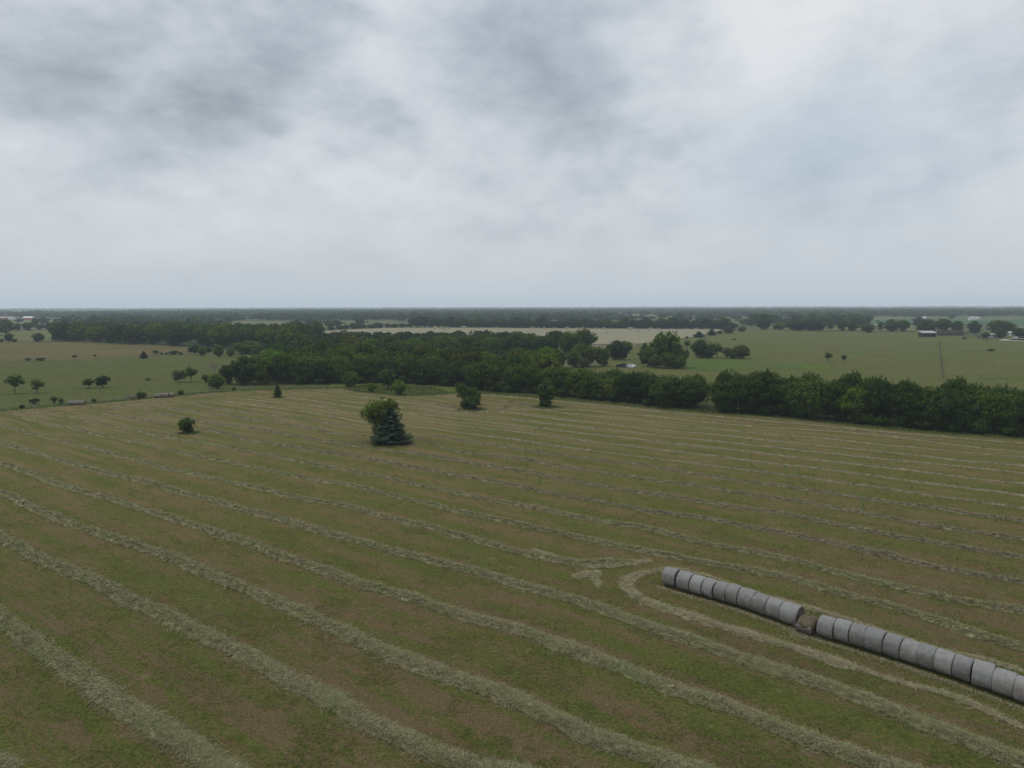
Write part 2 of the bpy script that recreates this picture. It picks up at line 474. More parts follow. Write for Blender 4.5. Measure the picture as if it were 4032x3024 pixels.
def make_conifer(kind, name, Hh, R, nl, ls, mat, seed, rows=13, droop=.25, openness=.0):
    rs = np.random.RandomState(seed); parts = []
    root = empty(name); mb = MB()
    mb.tube([(0, 0, 0), (0, 0, Hh * .5), (0, 0, Hh * .98)], [.16, .09, .015], 7)
    for j in range(rows):
        t = (j + .4) / rows
        z = Hh * (.04 + .92 * t); rad = R * (1 - t) ** .78 * rs.uniform(.85, 1.12) + .12
        nb = max(5, int(15 * (1 - t) + 5))
        for b in range(nb):
            a = 2 * math.pi * (b + rs.uniform(-.35, .35)) / nb + j * .7
            L = rad * rs.uniform(.66, 1.18); z = Hh * (.04 + .92 * t) + rs.normal(0, .035) * Hh * (1 - t * .6)
            n = max(8, int(nl * L / (rows * 11 * R * .5)))
            q = rs.uniform(.12, 1, n) ** .8
            dx, dy = math.cos(a), math.sin(a)
            side = rs.normal(0, .085, n) * L * (1.15 - q * .5) * 1.3
            c = np.stack([dx * q * L - dy * side, dy * q * L + dx * side, z - droop * q * L * .6 + q * q * L * .22 + rs.normal(0, .035, n) * R], 1)
            c[:, 2] = np.maximum(c[:, 2], .04)
            nor = np.tile(np.array([[dx * .35, dy * .35, .9]]), (n, 1))
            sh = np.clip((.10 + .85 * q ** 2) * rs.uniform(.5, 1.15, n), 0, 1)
            parts.append(leaves(rs, c, nor, np.full(n, ls), sh, tang=np.tile([[dx, dy, -.1]], (n, 1)), aspect=.45, jit=.35))
            mb.tube([(0, 0, z), (dx * L * .8, dy * L * .8, z - droop * L * .4)], [.03, .008], 4)
    n = int(nl * .15); q = rs.uniform(0, 1, n); a = rs.uniform(0, 6.28, n); r = R * .55 * (1 - q) * np.sqrt(rs.uniform(0, 1, n))
    c = np.stack([np.cos(a) * r, np.sin(a) * r, q * Hh * .9 + .1], 1)
    parts.append(leaves(rs, c, rs.normal(0, 1, (n, 3)), np.full(n, ls * 2.2), np.full(n, .01), aspect=1.2))  # inner needles coloured near-black as shade
    v, f, s = merge(parts)
    mb.build('trunk', 'bark', root, True)
    mesh_obj('crown', v, f, mat, root, s)
    PROTO[kind] = (root, Hh, R, [False])

def make_bare(kind, name, Hh, R, seed, mat='bark_pale'):
    rs = random.Random(seed); root = empty(name); tr = MB(); br = MB()
    tr.tube([(0, 0, 0), (.1, 0, Hh * .25), (.0, .1, Hh * .45)], [.2, .16, .1], 7)
    def grow(mb, p, d, L, r, lv):
        q = p + d * L * .5 + Vector((rs.gauss(0, .06), rs.gauss(0, .06), 0)) * L; e = p + d * L
        mb.tube([tuple(p), tuple(q), tuple(e)], [r * 1.5, r * 1.2, r * .9], 5)
        if lv == 0: return
        for _ in range(4 if lv > 1 else 5):
            nd = (d + Vector((rs.gauss(0, .55), rs.gauss(0, .55), rs.gauss(.12, .35)))).normalized()
            grow(mb, q.lerp(e, rs.uniform(0, 1)), nd, L * rs.uniform(.55, .8), r * .5, lv - 1)
    for i in range(5):
        a = i * 1.256 + rs.uniform(-.3, .3)
        grow(br, Vector((.05, .05, Hh * rs.uniform(.15, .42))), Vector((math.cos(a) * .7, math.sin(a) * .7, .8)).normalized(), Hh * .30, .09, 3)
    tr.build('trunk', mat, root, True); br.build('branch', mat, root, True)
    PROTO[kind] = (root, Hh, R, [False])

BT = 'broadleaf_tree'
make_tree('broad1', BT, 10, 5.2, .3, 48, 12500, .42, 'leaf_mid', 11)
make_tree('broad2', BT, 10, 5.0, .2, 42, 12500, .42, 'leaf_deep', 12)
make_tree('broad3', BT, 11, 4.6, .3, 44, 12500, .42, 'leaf_mid', 13)
make_tree('tall1', BT, 13, 4.0, .0, 46, 13000, .42, 'leaf_deep', 14, squash=.9)
make_tree('tall2', BT, 13, 4.2, 1.0, 30, 10000, .42, 'leaf_mid', 15, squash=.9, core=.4)
make_tree('light1', BT, 9, 4.8, .3, 40, 11500, .42, 'leaf_light', 16)
make_tree('light2', BT, 9, 4.6, .1, 44, 11500, .42, 'leaf_light', 17)
make_tree('hedge1', BT, 9, 4.6, .0, 62, 20000, .30, 'leaf_mid', 18, low=1)
make_tree('hedge2', BT, 9, 4.4, .0, 60, 20000, .30, 'leaf_deep', 19, low=1)
make_tree('hedge3', BT, 9.5, 4.2, .0, 56, 20000, .30, 'leaf_mid', 20, low=1)
make_tree('hedge4', BT, 8.5, 4.8, .0, 62, 20000, .30, 'leaf_light', 21, low=1)
make_tree('field_l', 'leafy_tree', 7, 3.3, .8, 26, 9000, .25, 'leaf_light', 22, core=.40)
make_tree('field_d', 'leafy_tree', 6, 3.0, .9, 26, 9000, .25, 'leaf_deep', 23)
make_tree('sparse', 'leafy_tree', 7, 2.7, 1.3, 17, 3600, .26, 'leaf_mid', 24, core=.25, r0=.12)
make_tree('sparse2', 'leafy_tree', 6, 2.7, 1.5, 15, 3400, .26, 'leaf_light', 25, core=.25, r0=.12)
make_tree('lolly', 'leafy_tree', 5, 2.3, 1.2, 20, 5000, .25, 'leaf_mid', 26, r0=.12)
make_tree('bush1', 'shrub', 3, 2.0, .0, 24, 6500, .19, 'leaf_mid', 27, low=1, r0=.07)
make_tree('bush2', 'shrub', 3, 2.1, .0, 22, 6500, .19, 'leaf_deep', 28, low=1, r0=.07)
make_tree('bush3', 'shrub', 3, 2.1, .0, 22, 5500, .19, 'leaf_light', 29, low=1, r0=.07)
make_tree('greybush', 'shrub', 3.2, 2.4, .0, 22, 4200, .19, 'leaf_grey', 30, low=1, r0=.07, core=.3)
make_conifer('spruce', 'blue_spruce', 7, 3.0, 21000, .24, 'needle_blue', 31, rows=19)
make_conifer('cedar', 'cedar_tree', 6, 2.4, 9000, .26, 'needle_dark', 32, rows=12, droop=-.3)
make_bare('dead', 'dead_tree', 7, 3.5, 33)

placed = {}
def plant(kind, X, Y, Z=None, sx=1.0, sz=1.0, rz=None, label='', cat='tree', group=None, tint=None, name=None):
    root, Hh, R, used = PROTO[kind]
    if used[0]: o = copy_tree(root)
    else: o = root; used[0] = True
    o.location = (X, Y, earth(X, Y) - .02 if Z is None else Z)
    o.rotation_euler = (0, 0, rnd.uniform(0, 6.28) if rz is None else rz)
    o.scale = (sx, sx, sz)
    if name: o.name = name
    for k in ('group',):
        if k in o: del o[k]
    tag(o, label, cat, group)
    paint(o, tint if tint else (1, 1, 1))
    return o

def plant_px(kind, X, Yb, Yt, wpx, label, cat='tree', group=None, tint=None, rz=None, name=None):
    """from survey: base pixel, top pixel, width in pixels of the photograph"""
    x, y = at(X, Yb); d = math.hypot(x, y)
    h = height_at(X, Yt, x, y)
    root, Hh, R, used = PROTO[kind]
    w = wpx * y / 2795.0
    return plant(kind, x, y, None, w / (2 * R * 1.04), h / (Hh * 1.02), rz, label, cat, group, tint, name)

def pl(fr, k, kind, cx, yb, yt, w, label, cat='tree', group=None, tint=None, rz=None, name=None):
    X, Yb = fr(cx, yb); _, Yt = fr(cx, yt)
    return plant_px(kind, X, Yb, Yt, w * k, label, cat, group, tint, rz, name)

# ---- trees standing in the hay field
pl(fC, .6076, 'field_l', 262, 385, 108, 262, 'light green leafy tree leaning out behind the blue-green spruce in the hay field', tint=(1.05, 1.0, .85))
pl(fC, .6076, 'spruce', 322, 402, 158, 285, 'blue-green conical spruce standing in the middle of the mown hay field', 'conifer', tint=(1, 1, 1))
pl(fB, .6076, 'bush1', 1210, 335, 240, 112, 'round dark green bush alone among the windrows left of the spruce', 'shrub', tint=(.75, .85, .8))
pl(fB, .6076, 'cedar', 1800, 104, 12, 56, 'small narrow evergreen at the far left edge of the hay field', 'conifer', tint=(1.7, 1.5, 1.1))
pl(f2, .678, 'sparse', 782, 662, 528, 112, 'loose grey-green tree growing behind the low dark bush in the hay field', tint=(.85, .9, .9))
pl(f2, .678, 'bush3', 832, 655, 555, 92, 'light green bush between the loose tree and the low dark bush', 'shrub')
pl(f2, .678, 'bush2', 820, 680, 598, 132, 'low dark bush on a ring of uncut grass in the hay field', 'shrub', tint=(.95, .95, 1))
pl(f2, .678, 'tall1', 1253, 663, 508, 112, 'grey-green upright tree standing at the hay field edge before the hedgerow', tint=(1.2, 1.15, 1.1))
pl(f2, .678, 'bush2', 1253, 668, 622, 84, 'dark undergrowth bush at the foot of the grey-green upright tree', 'shrub', tint=(.6, .7, .6))
pl(f2, .678, 'bush3', 240, 580, 526, 62, 'small round light bush on the uncut notch of grass', 'shrub', tint=(1.3, 1.25, .9))
pl(f2, .678, 'field_d', 335, 565, 440, 112, 'dark rounded tree on the uncut notch between two light bushes', tint=(1.5, 1.5, 1.5))
pl(f2, .678, 'bush3', 402, 598, 510, 92, 'larger light green bush at the front of the uncut notch', 'shrub', tint=(1.4, 1.35, .9))
pl(f2, .678, 'light2', 120, 548, 462, 110, 'mid green low tree in front of the wood left of the uncut notch')

# ---- left pasture
g1 = .6103
pl(f1, g1, 'sparse', 100, 652, 524, 112, 'open-branched tall young tree, leftmost in the near pasture')
pl(f1, g1, 'sparse2', 240, 650, 560, 98, 'pale green leaning young tree in the left pasture', tint=(1.15, 1.1, .9))
pl(f1, g1, 'lolly', 572, 617, 556, 80, 'bright green lollipop-shaped young tree beside a darker one', tint=(1.15, 1.15, .8))
pl(f1, g1, 'field_d', 663, 614, 535, 92, 'dark round young tree beside the bright green one', tint=(.8, .85, .95))
pl(f1, g1, 'cedar', 928, 427, 378, 56, 'dark pointed cedar on the line between the green and reddish fields', 'conifer')
pl(f1, g1, 'greybush', 1003, 402, 374, 48, 'grey-green round shrub right of the dark pointed cedar', 'shrub')
pl(f1, g1, 'bush2', 1125, 402, 377, 58, 'dark rounded shrub at the right of the field-line shrubs', 'shrub')
for x, w in ((1040, 22), (1075, 24), (1166, 26)):
    pl(f1, g1, 'bush2', x, 403, 389, w, 'tiny dark shrub on the line between green and reddish fields', 'shrub', 'tiny shrubs on the field line')
pl(f1, g1, 'lolly', 482, 428, 405, 34, 'tiny flat-topped bush on the left field line', 'shrub')
pl(f1, g1, 'sparse', 612, 424, 400, 22, 'thin grey sapling on the left field line', tint=(.9, .85, .9))
pl(f1, g1, 'bush2', 262, 441, 422, 62, 'low dark scrub clump at the left on the field line', 'shrub')
pl(f1, g1, 'bush3', 182, 442, 424, 44, 'low paler scrub beside the dark clump on the field line', 'shrub')
pl(f1, g1, 'tall1', 58, 322, 264, 52, 'upright tree on the far edge of the reddish field, between two bushes')
pl(f1, g1, 'bush2', 98, 322, 300, 30, 'small bush just right of the upright tree on the reddish field edge', 'shrub')
pl(f1, g1, 'bush2', 10, 322, 301, 28, 'small bush at the left end of the reddish field edge', 'shrub')
pl(f1, g1, 'broad2', 245, 320, 265, 76, 'round tree standing just apart from the left end of the big wood')
pl(f1, g1, 'greybush', 1155, 580, 500, 92, 'brownish see-through thicket left of a greener tree', 'shrub', tint=(1, .85, .8))
pl(f1, g1, 'sparse', 1238, 578, 478, 92, 'loose dark green tree right of the brownish thicket', tint=(.85, .9, .9))
pl(f1, g1, 'dead', 1382, 532, 438, 104, 'bare grey dead tree behind the bright round bush', 'dead tree')
pl(f1, g1, 'bush3', 1330, 580, 530, 54, 'small light bush left of the bright round bush', 'shrub')
pl(f1, g1, 'light2', 1400, 620, 530, 110, 'bright green round tree in front of the large dark tree', tint=(1.15, 1.15, .8))
pl(f1, g1, 'broad2', 1570, 594, 414, 190, 'large dark spreading tree at the right of the left pasture')
pl(f1, g1, 'broad1', 1470, 590, 468, 110, 'lower dark tree joined to the left of the large spreading tree', tint=(.75, .8, .8))
pl(f1, g1, 'bush2', 1510, 632, 614, 26, 'tiny dark bush on the verge near the large dark tree', 'shrub')
pl(f1, g1, 'bush2', 142, 750, 727, 36, 'small dark bush on the verge, leftmost along the field edge', 'shrub', tint=(.6, .7, .6))
pl(f1, g1, 'bush2', 225, 719, 684, 54, 'dark green bush left of the yellow-green weeds by the fence', 'shrub')
pl(f1, g1, 'sparse2', 352, 728, 668, 54, 'yellow-green leggy weed bush by the fence', 'shrub', tint=(1.1, 1.1, .8))
pl(f1, g1, 'bush3', 393, 722, 684, 36, 'small weed clump beside the old grey bale', 'shrub')
pl(f1, g1, 'bush2', 605, 708, 686, 34, 'small dark bush between the old grey bales', 'shrub')
pl(f1, g1, 'bush1', 910, 684, 643, 68, 'dark green bush growing through the brush pile', 'shrub')
pl(f1, g1, 'bush1', 1167, 662, 631, 42, 'dark pointed bush right of the pair of old bales', 'shrub')
pl(f1, g1, 'bush3', 955, 569, 553, 44, 'low yellow-green weed patch in the left pasture', 'shrub', tint=(1.3, 1.3, .8))

# ---- group between the reddish field and the wood
g0 = .4666
pl(f0, g0, 'tall1', 1640, 456, 375, 105, 'dark dense tree at the left of the group beyond the reddish field')
pl(f0, g0, 'light2', 1706, 472, 398, 68, 'paler tree in front of the dark dense one beyond the reddish field')
pl(f0, g0, 'tall1', 1765, 450, 398, 50, 'narrow dark tree between two paler ones beyond the reddish field')
pl(f0, g0, 'light1', 1843, 480, 380, 92, 'mid green tree left of the wide light canopy')
pl(f0, g0, 'light1', 2080, 455, 346, 250, 'wide light green canopy at the edge of the central wood', tint=(1.1, 1.1, .85))
pl(f0, g0, 'light2', 1950, 478, 410, 72, 'small tree in front of the wide light canopy')
pl(f0, g0, 'light1', 2170, 462, 375, 110, 'light green tree right of the wide light canopy')

# ---- pond trees
gq = .4666
Q = [('broad3', 410, 580, 412, 185, 'dark round tree with pale limbs left of the pond', None),
     ('light1', 645, 560, 366, 235, 'tall light green tree left of the pond', None),
     ('light2', 560, 570, 415, 130, 'mid green tree filling in left of the tall light one by the pond', None),
     ('light1', 800, 560, 395, 140, 'light green tree standing close to the pond', None),
     ('broad2', 925, 505, 345, 200, 'dark tree overhanging the far side of the pond', (.6, .65, .7)),
     ('light1', 1000, 450, 345, 110, 'pale yellow-green tree behind the pond', (1.3, 1.3, .8)),
     ('sparse', 700, 400, 275, 140, 'tall dark tree rising above the middle treeline', None),
     ('greybush', 640, 590, 480, 110, 'silvery dead-topped shrub between the trees left of the pond', None),
     ('broad3', 1165, 535, 400, 130, 'low mid green tree right of the pond', None),
     ('sparse', 1290, 560, 300, 190, 'tall dark tree in the big clump right of the pond', (1.2, 1.15, 1)),
     ('tall2', 1375, 565, 257, 170, 'tallest loose-crowned tree in the clump right of the pond', (1.25, 1.2, 1)),
     ('tall2', 1300, 520, 262, 150, 'tall slender tree behind the clump right of the pond', None),
     ('broad2', 1450, 572, 378, 140, 'dark lower tree at the right end of the big pond clump', None),
     ('broad3', 1250, 572, 470, 130, 'low tree at the foot of the big pond clump', None),
     ('hedge1', 1180, 560, 425, 130, 'leafy low tree at the water side of the big pond clump', None),
     ('hedge4', 1420, 578, 455, 150, 'light leafy low tree in front of the big pond clump', None),
     ('hedge3', 1340, 580, 440, 130, 'rounded low tree in the middle front of the big pond clump', None),
     ('hedge2', 1700, 492, 402, 110, 'dark low tree filling the left of the right pasture group', None),
     ('hedge4', 1905, 496, 430, 90, 'olive low tree filling the right of the right pasture group', (.85, .8, .8)),
     ('sparse', 1510, 425, 335, 60, 'thin single tree behind the big pond clump', None),
     ('broad2', 1640, 488, 336, 190, 'dark tree at the left of the group in the right pasture', None),
     ('sparse', 1765, 488, 362, 120, 'feathery tree leaning in the middle of the right pasture group', (.9, .95, .8)),
     ('greybush', 1850, 492, 400, 130, 'brownish shrubby tree in the right pasture group', None),
     ('light2', 1965, 494, 383, 145, 'olive umbrella-shaped tree at the right end of the pasture group', (.85, .8, .8)),
     ('cedar', 1155, 425, 360, 80, 'small cedar at the edge of the pale field behind the pond', None)]
for kd, x, yb, yt, w, lb, tn in Q:
    pl(fQ, gq, kd, x, yb, yt, w, lb, 'conifer' if kd == 'cedar' else 'tree', None, tn)
for kd, x, yb, yt, w, lb in [('cedar', 1612, 318, 262, 105, 'cedar on the corner between the pale field and the right pasture'),
     ('cedar', 1720, 300, 244, 95, 'dark cedar second along the pale field edge'),
     ('bush2', 1510, 328, 307, 26, 'tiny bush on the edge of the pale field'),
     ('bush2', 1790, 287, 262, 55, 'low dark bush between the cedars on the field edge'),
     ('broad2', 1860, 283, 225, 100, 'dark bushy tree third along the pale field edge'),
     ('broad2', 1975, 268, 226, 80, 'dark bushy tree where the field edge meets the far trees'),
     ('bush2', 1910, 341, 327, 26, 'lone dark bush like a dot in the right pasture')]:
    pl(fQ, gq, kd, x, yb, yt, w, lb, 'conifer' if kd == 'cedar' else ('shrub' if 'bush' in kd else 'tree'))

# ---- right pasture
pl(fR, gq, 'sparse', 562, 524, 440, 76, 'larger of the two lone trees in the right pasture', tint=(.85, .95, .85))
pl(fR, gq, 'lolly', 692, 518, 465, 52, 'smaller of the two lone trees in the right pasture', tint=(.85, .95, .85))
for kd, x, yb, yt, w, lb, tn in [
     ('broad2', 20, 250, 118, 150, 'tallest dark tree at the left end of the far pasture treeline', None),
     ('bush3', 160, 252, 190, 130, 'yellow-green thicket at the left of the far pasture treeline', (1.4, 1.3, .9)),
     ('bush2', 108, 252, 220, 36, 'small dark bush in front of the yellow-green thicket', None),
     ('broad2', 300, 260, 172, 190, 'dark dense tree left of centre in the far pasture treeline', (.7, .75, .8)),
     ('broad2', 440, 262, 165, 220, 'widest dark tree in the far pasture treeline', (.7, .75, .8)),
     ('tall2', 580, 256, 180, 62, 'thin-crowned tree at the end of the dense far treeline', None),
     ('broad1', 675, 262, 168, 92, 'round-headed tree, left of a pair behind the right pasture', (.7, .75, .8)),
     ('broad2', 760, 262, 178, 100, 'round-headed tree, right of a pair behind the right pasture', None),
     ('broad1', 890, 278, 200, 125, 'spreading tree standing forward in the right pasture', (.8, .8, .8)),
     ('tall2', 1000, 262, 180, 62, 'slim tree left of the row behind the dark shed', None),
     ('broad2', 1100, 268, 165, 130, 'full dark tree in the row left of the dark shed', None),
     ('broad1', 1190, 268, 168, 108, 'paler full tree in the row left of the dark shed', None),
     ('broad2', 1395, 270, 165, 200, 'broad dark tree directly behind the dark shed', None),
     ('broad2', 1320, 205, 146, 90, 'darker far tree rising above the one behind the shed', (.7, .75, .8)),
     ('broad1', 1530, 272, 158, 130, 'open-crowned tree right behind the dark shed', None),
     ('broad2', 1640, 275, 178, 108, 'round tree right of the shed above the corral', None),
     ('broad2', 1790, 285, 178, 115, 'round solitary tree at the end of the corral fence', None),
     ('broad2', 1885, 325, 275, 65, 'small round tree beside the low white building', None),
     ('broad1', 2000, 290, 172, 200, 'wide spreading tree behind the low white building', (.8, .85, .8)),
     ('broad2', 2010, 322, 242, 105, 'dark tree between the two white farm buildings', None),
     ('broad1', 2130, 272, 226, 75, 'small tree behind the right white farm building', None),
     ('broad2', 2172, 320, 240, 105, 'dark tree shading the parked cars on the right', None),
     ('bush1', 1935, 432, 414, 65, 'low weedy bush in the far right pasture', (.8, .9, .8)),
     ('bush2', 975, 187, 173, 26, 'lone bush in the green crop field', None),
     ('broad2', 1600, 160, 124, 60, 'far round tree above the crop field', None),
     ('greybush', 1706, 335, 314, 42, 'grey weedy shrub near the corral', (.9, .7, .8))]:
    pl(fR, gq, kd, x, yb, yt, w, lb, 'shrub' if 'bush' in kd else 'tree', None, tn)

# ---- hedgerow between the hay field and the right pasture
def along(pts, step, jit, rs):
    out = []
    for (x0, y0), (x1, y1) in zip(pts, pts[1:]):
        L = math.hypot(x1 - x0, y1 - y0); n = max(1, int(round(L / step)))
        for i in range(n):
            t = (i + .5 + rs.uniform(-.2, .2)) / n
            out.append((x0 + (x1 - x0) * t + rs.gauss(0, jit), y0 + (y1 - y0) * t + rs.gauss(0, jit)))
    return out

hr = random.Random(3)
def offset_line(pts, d):
    out = []
    for i, (x, y) in enumerate(pts):
        r = math.hypot(x, y); out.append((x + x / r * d, y + y / r * d))
    return out
hedge_base = G(fD, [(235, 45), (600, 62), (900, 92), (1200, 122), (1500, 150), (1800, 172), (2212, 205)])
lx, ly = hedge_base[-1]; px_, py_ = hedge_base[-2]
hedge_base.append((lx + (lx - px_) * .8, ly + (ly - py_) * .8))
HK = ['hedge1', 'hedge2', 'hedge3', 'hedge1', 'hedge2', 'hedge4', 'hedge3']
HT = [(1, 1, 1), (.72, .8, .8), (.9, .9, .75), (1.3, 1.22, .85), (.62, .7, .68)]
n = 0
for row, (dd, stp, h0, h1) in enumerate(((3.6, 4.1, 7.8, 10.0), (8.5, 4.8, 8.2, 10.4))):
    for x, y in along(offset_line(hedge_base, dd), stp, .5, hr):
        h = hr.uniform(h0, h1); w = hr.uniform(3.3, 4.6)
        first = (n == 0)
        if row == 0 and n < 2: h = 8.0
        plant(HK[n % 7], x, y, None, w / 4.4, h / 9, None,
              'broadleaf tree in the dense right-hand hedgerow of the hay field, full to its base', 'tree',
              'hedgerow trees right of the hay field', HT[hr.randrange(5)])
        n += 1
for x, y in along(offset_line(hedge_base, 1.2), 4.5, .6, hr):
    plant(['bush1', 'bush2', 'bush3'][hr.randrange(3)], x, y, None, hr.uniform(.6, 1.0), hr.uniform(.6, 1.1), None,
          'low shrub at the foot of the right hedgerow', 'shrub', 'shrubs at the foot of the right hedgerow', (.75, .85, .75))

mid_base = G(f2, [(1225, 600), (1310, 608), (1600, 632), (1800, 652), (1990, 676), (2175, 686)])
n = 0
for row, (dd, stp, h0, h1) in enumerate(((3.8, 5.0, 6.6, 8.4), (9.5, 6.5, 6.6, 8.2))):
    for x, y in along(offset_line(mid_base, dd), stp, .7, hr):
        h = hr.uniform(h0, h1); w = hr.uniform(3.6, 4.8)
        plant(HK[(n * 3 + row) % 7], x, y, None, w / 4.4, h / 9, None,
              'broadleaf tree in the middle hedgerow between the hay field and the pond', 'tree',
              'trees of the middle hedgerow', HT[hr.randrange(5)])
        n += 1
for x, y in along(offset_line(mid_base, 1.2), 5.5, .6, hr):
    plant(['bush1', 'bush2', 'bush3'][hr.randrange(3)], x, y, None, hr.uniform(.6, 1.0), hr.uniform(.6, 1.1), None,
          'low shrub at the foot of the middle hedgerow', 'shrub', 'shrubs at the foot of the middle hedgerow', (.75, .85, .75))
plant('dead', *at(*fQ(385, 600)), None, .75, .75, None, 'bare grey dead tree at the left end of the middle hedgerow', 'dead tree')

# ---- woods
def inside(poly, x, y):
    c = False; j = len(poly) - 1
    for i in range(len(poly)):
        xi, yi = poly[i]; xj, yj = poly[j]
        if (yi > y) != (yj > y) and x < (xj - xi) * (y - yi) / (yj - yi) + xi: c = not c
        j = i
    return c

def scatter(poly, step, rs, n=6000):
    xs = [p[0] for p in poly]; ys = [p[1] for p in poly]; out = []
    for _ in range(n):
        x = rs.uniform(min(xs), max(xs)); y = rs.uniform(min(ys), max(ys))
        if not inside(poly, x, y): continue
        if all((x - a) ** 2 + (y - b) ** 2 > step * step for a, b in out): out.append((x, y))
    return out

WK = ['broad1', 'broad2', 'broad3', 'tall1', 'light1', 'hedge1', 'hedge2', 'light2', 'broad2', 'hedge3']
extra = []                       # trees that go to the woodland mass
def wood(poly, step, rs, hrange, rr, maxn, label, group, light=.2):
    pts = scatter(poly, step, rs)
    front = {}
    bin_ = lambda p: int(math.atan2(p[0], p[1]) / .03)
    for p in pts: front[bin_(p)] = min(front.get(bin_(p), 1e9), math.hypot(*p))
    pts.sort(key=lambda p: math.hypot(*p) - front[bin_(p)])
    for i, (x, y) in enumerate(pts):
        h = rs.uniform(*hrange) * (1 + .12 * noise.noise(Vector((x * .03, y * .03, 1)))); w = rs.uniform(*rr)
        if i < maxn:
            kd = WK[rs.randrange(len(WK))]
            root, Hh, R, used = PROTO[kd]
            q = rs.uniform(.62, 1.3)
            tn = (q * (1.3 if rs.random() < light else 1), q * (1.2 if rs.random() < light else 1), q * .9)
            plant(kd, x, y, None, w / R, h / Hh, None, label, 'tree', group, tn)
        else: extra.append((x, y, h, w))

wr = random.Random(21)
PX = lambda pts: [at(*p) for p in pts]
front_line = PX([(1015, 1516), (1130, 1512), (1300, 1513), (1440, 1508), (1625, 1514), (1795, 1524), (1910, 1540), (2060, 1550), (2150, 1556)])
n = 0
for x, y in along(offset_line(front_line, 4.0), 6.0, .8, wr):
    plant(HK[n % 7], x, y, None, wr.uniform(.85, 1.15), wr.uniform(.85, 1.1), None,
          'broadleaf tree in the front rank of the central wood, leafy to the ground', 'tree', 'front trees of the central wood', HT[wr.randrange(5)])
    n += 1
for x, y in along(offset_line(front_line, .8), 7.5, .8, wr):
    plant(['bush1', 'bush2', 'bush3'][wr.randrange(3)], x, y, None, wr.uniform(.7, 1.1), wr.uniform(.6, 1.0), None,
          'low shrub at the foot of the central wood', 'shrub', 'shrubs at the foot of the central wood', (.75, .85, .75))
wood(PX([(1035, 1503), (1300, 1500), (1625, 1500), (1795, 1508), (1910, 1520), (2150, 1537), (2160, 1500), (2000, 1460), (1700, 1432), (1160, 1425), (1085, 1465)]),
     8.6, wr, (9.0, 12), (4.4, 6.2), 40, 'broadleaf tree in the thick of the central wood behind the hay field', 'trees of the central wood', .35)
wood(PX([(1180, 1425), (1700, 1430), (1850, 1404), (2240, 1399), (2330, 1378), (1800, 1366), (1210, 1368)]),
     9.5, wr, (9.5, 12.5), (4.8, 6.4), 38, 'broadleaf tree in the back belt of the central wood before the pale field', 'back belt of the central wood', .3)
wood(PX([(172, 1341), (303, 1342), (420, 1351), (607, 1358), (746, 1363), (900, 1371), (1150, 1380), (1200, 1368), (1250, 1338), (600, 1326), (250, 1328)]),
     11.5, wr, (12.0, 15.0), (5.8, 7.6), 44, 'broadleaf tree in the big wood beyond the reddish field', 'trees of the big left wood', .15)

# ---- nearer far-field trees as individuals: hedges left of the wood and before the pale field's back
far_lab = []
for x, yb, yt, w in [(40, 268, 162, 130), (150, 262, 196, 60), (235, 260, 192, 90), (340, 250, 205, 90), (455, 250, 188, 120), (545, 250, 168, 70), (160, 190, 160, 70), (300, 232, 150, 60), (370, 205, 143, 90), (600, 245, 205, 80)]:
    pl(f0, g0, wr.choice(['broad1', 'broad2', 'tall1']), x, yb, yt, w, 'dark tree in the scattered row beyond the left meadow', 'tree', 'scattered trees beyond the left meadow', (.7, .75, .8))
for i in range(30):
    x = -30 + 2260 * (i + wr.uniform(-.3, .3)) / 29
    if x < 850: fr, xx, yb = fM, x + 1330 - 0, 238
    break
def belt(fr, pts, stp, hpx, wpx, label, group, tint, rows=1):
    k = .4666
    for (x0, y0), (x1, y1) in zip(pts, pts[1:]):
        nn = max(1, int(abs(x1 - x0) / stp))
        for i in range(nn):
            t = (i + wr.uniform(.1, .9)) / nn
            x = x0 + (x1 - x0) * t; y = y0 + (y1 - y0) * t
            pl(fr, k, wr.choice(['broad1', 'broad2', 'broad3', 'tall1']), x, y, y - wr.uniform(*hpx), wr.uniform(*wpx), label, 'tree', group, tint)
belt(fM, [(330, 208), (560, 208)], 60, (35, 55), (70, 100), 'dark tree in a short row on the meadow behind the big wood', 'short row behind the big wood', (.7, .75, .8))
belt(fM, [(640, 262), (760, 248), (1100, 238), (1330, 234)], 48, (30, 52), (60, 95), 'tree in the hedge along the left edge of the pale field', 'hedge left of the pale field', (.65, .7, .75))
belt(fM, [(1330, 232), (2212, 236)], 46, (55, 98), (100, 180), 'dark tree in the belt at the back of the pale field, left half', 'belt behind the pale field, left half', (.65, .72, .8))
belt(fQ, [(0, 238), (560, 240), (1200, 244), (1480, 246), (1900, 246)], 50, (50, 98), (100, 180), 'dark tree in the belt at the back of the pale field, right half', 'belt behind the pale field, right half', (.65, .72, .8))

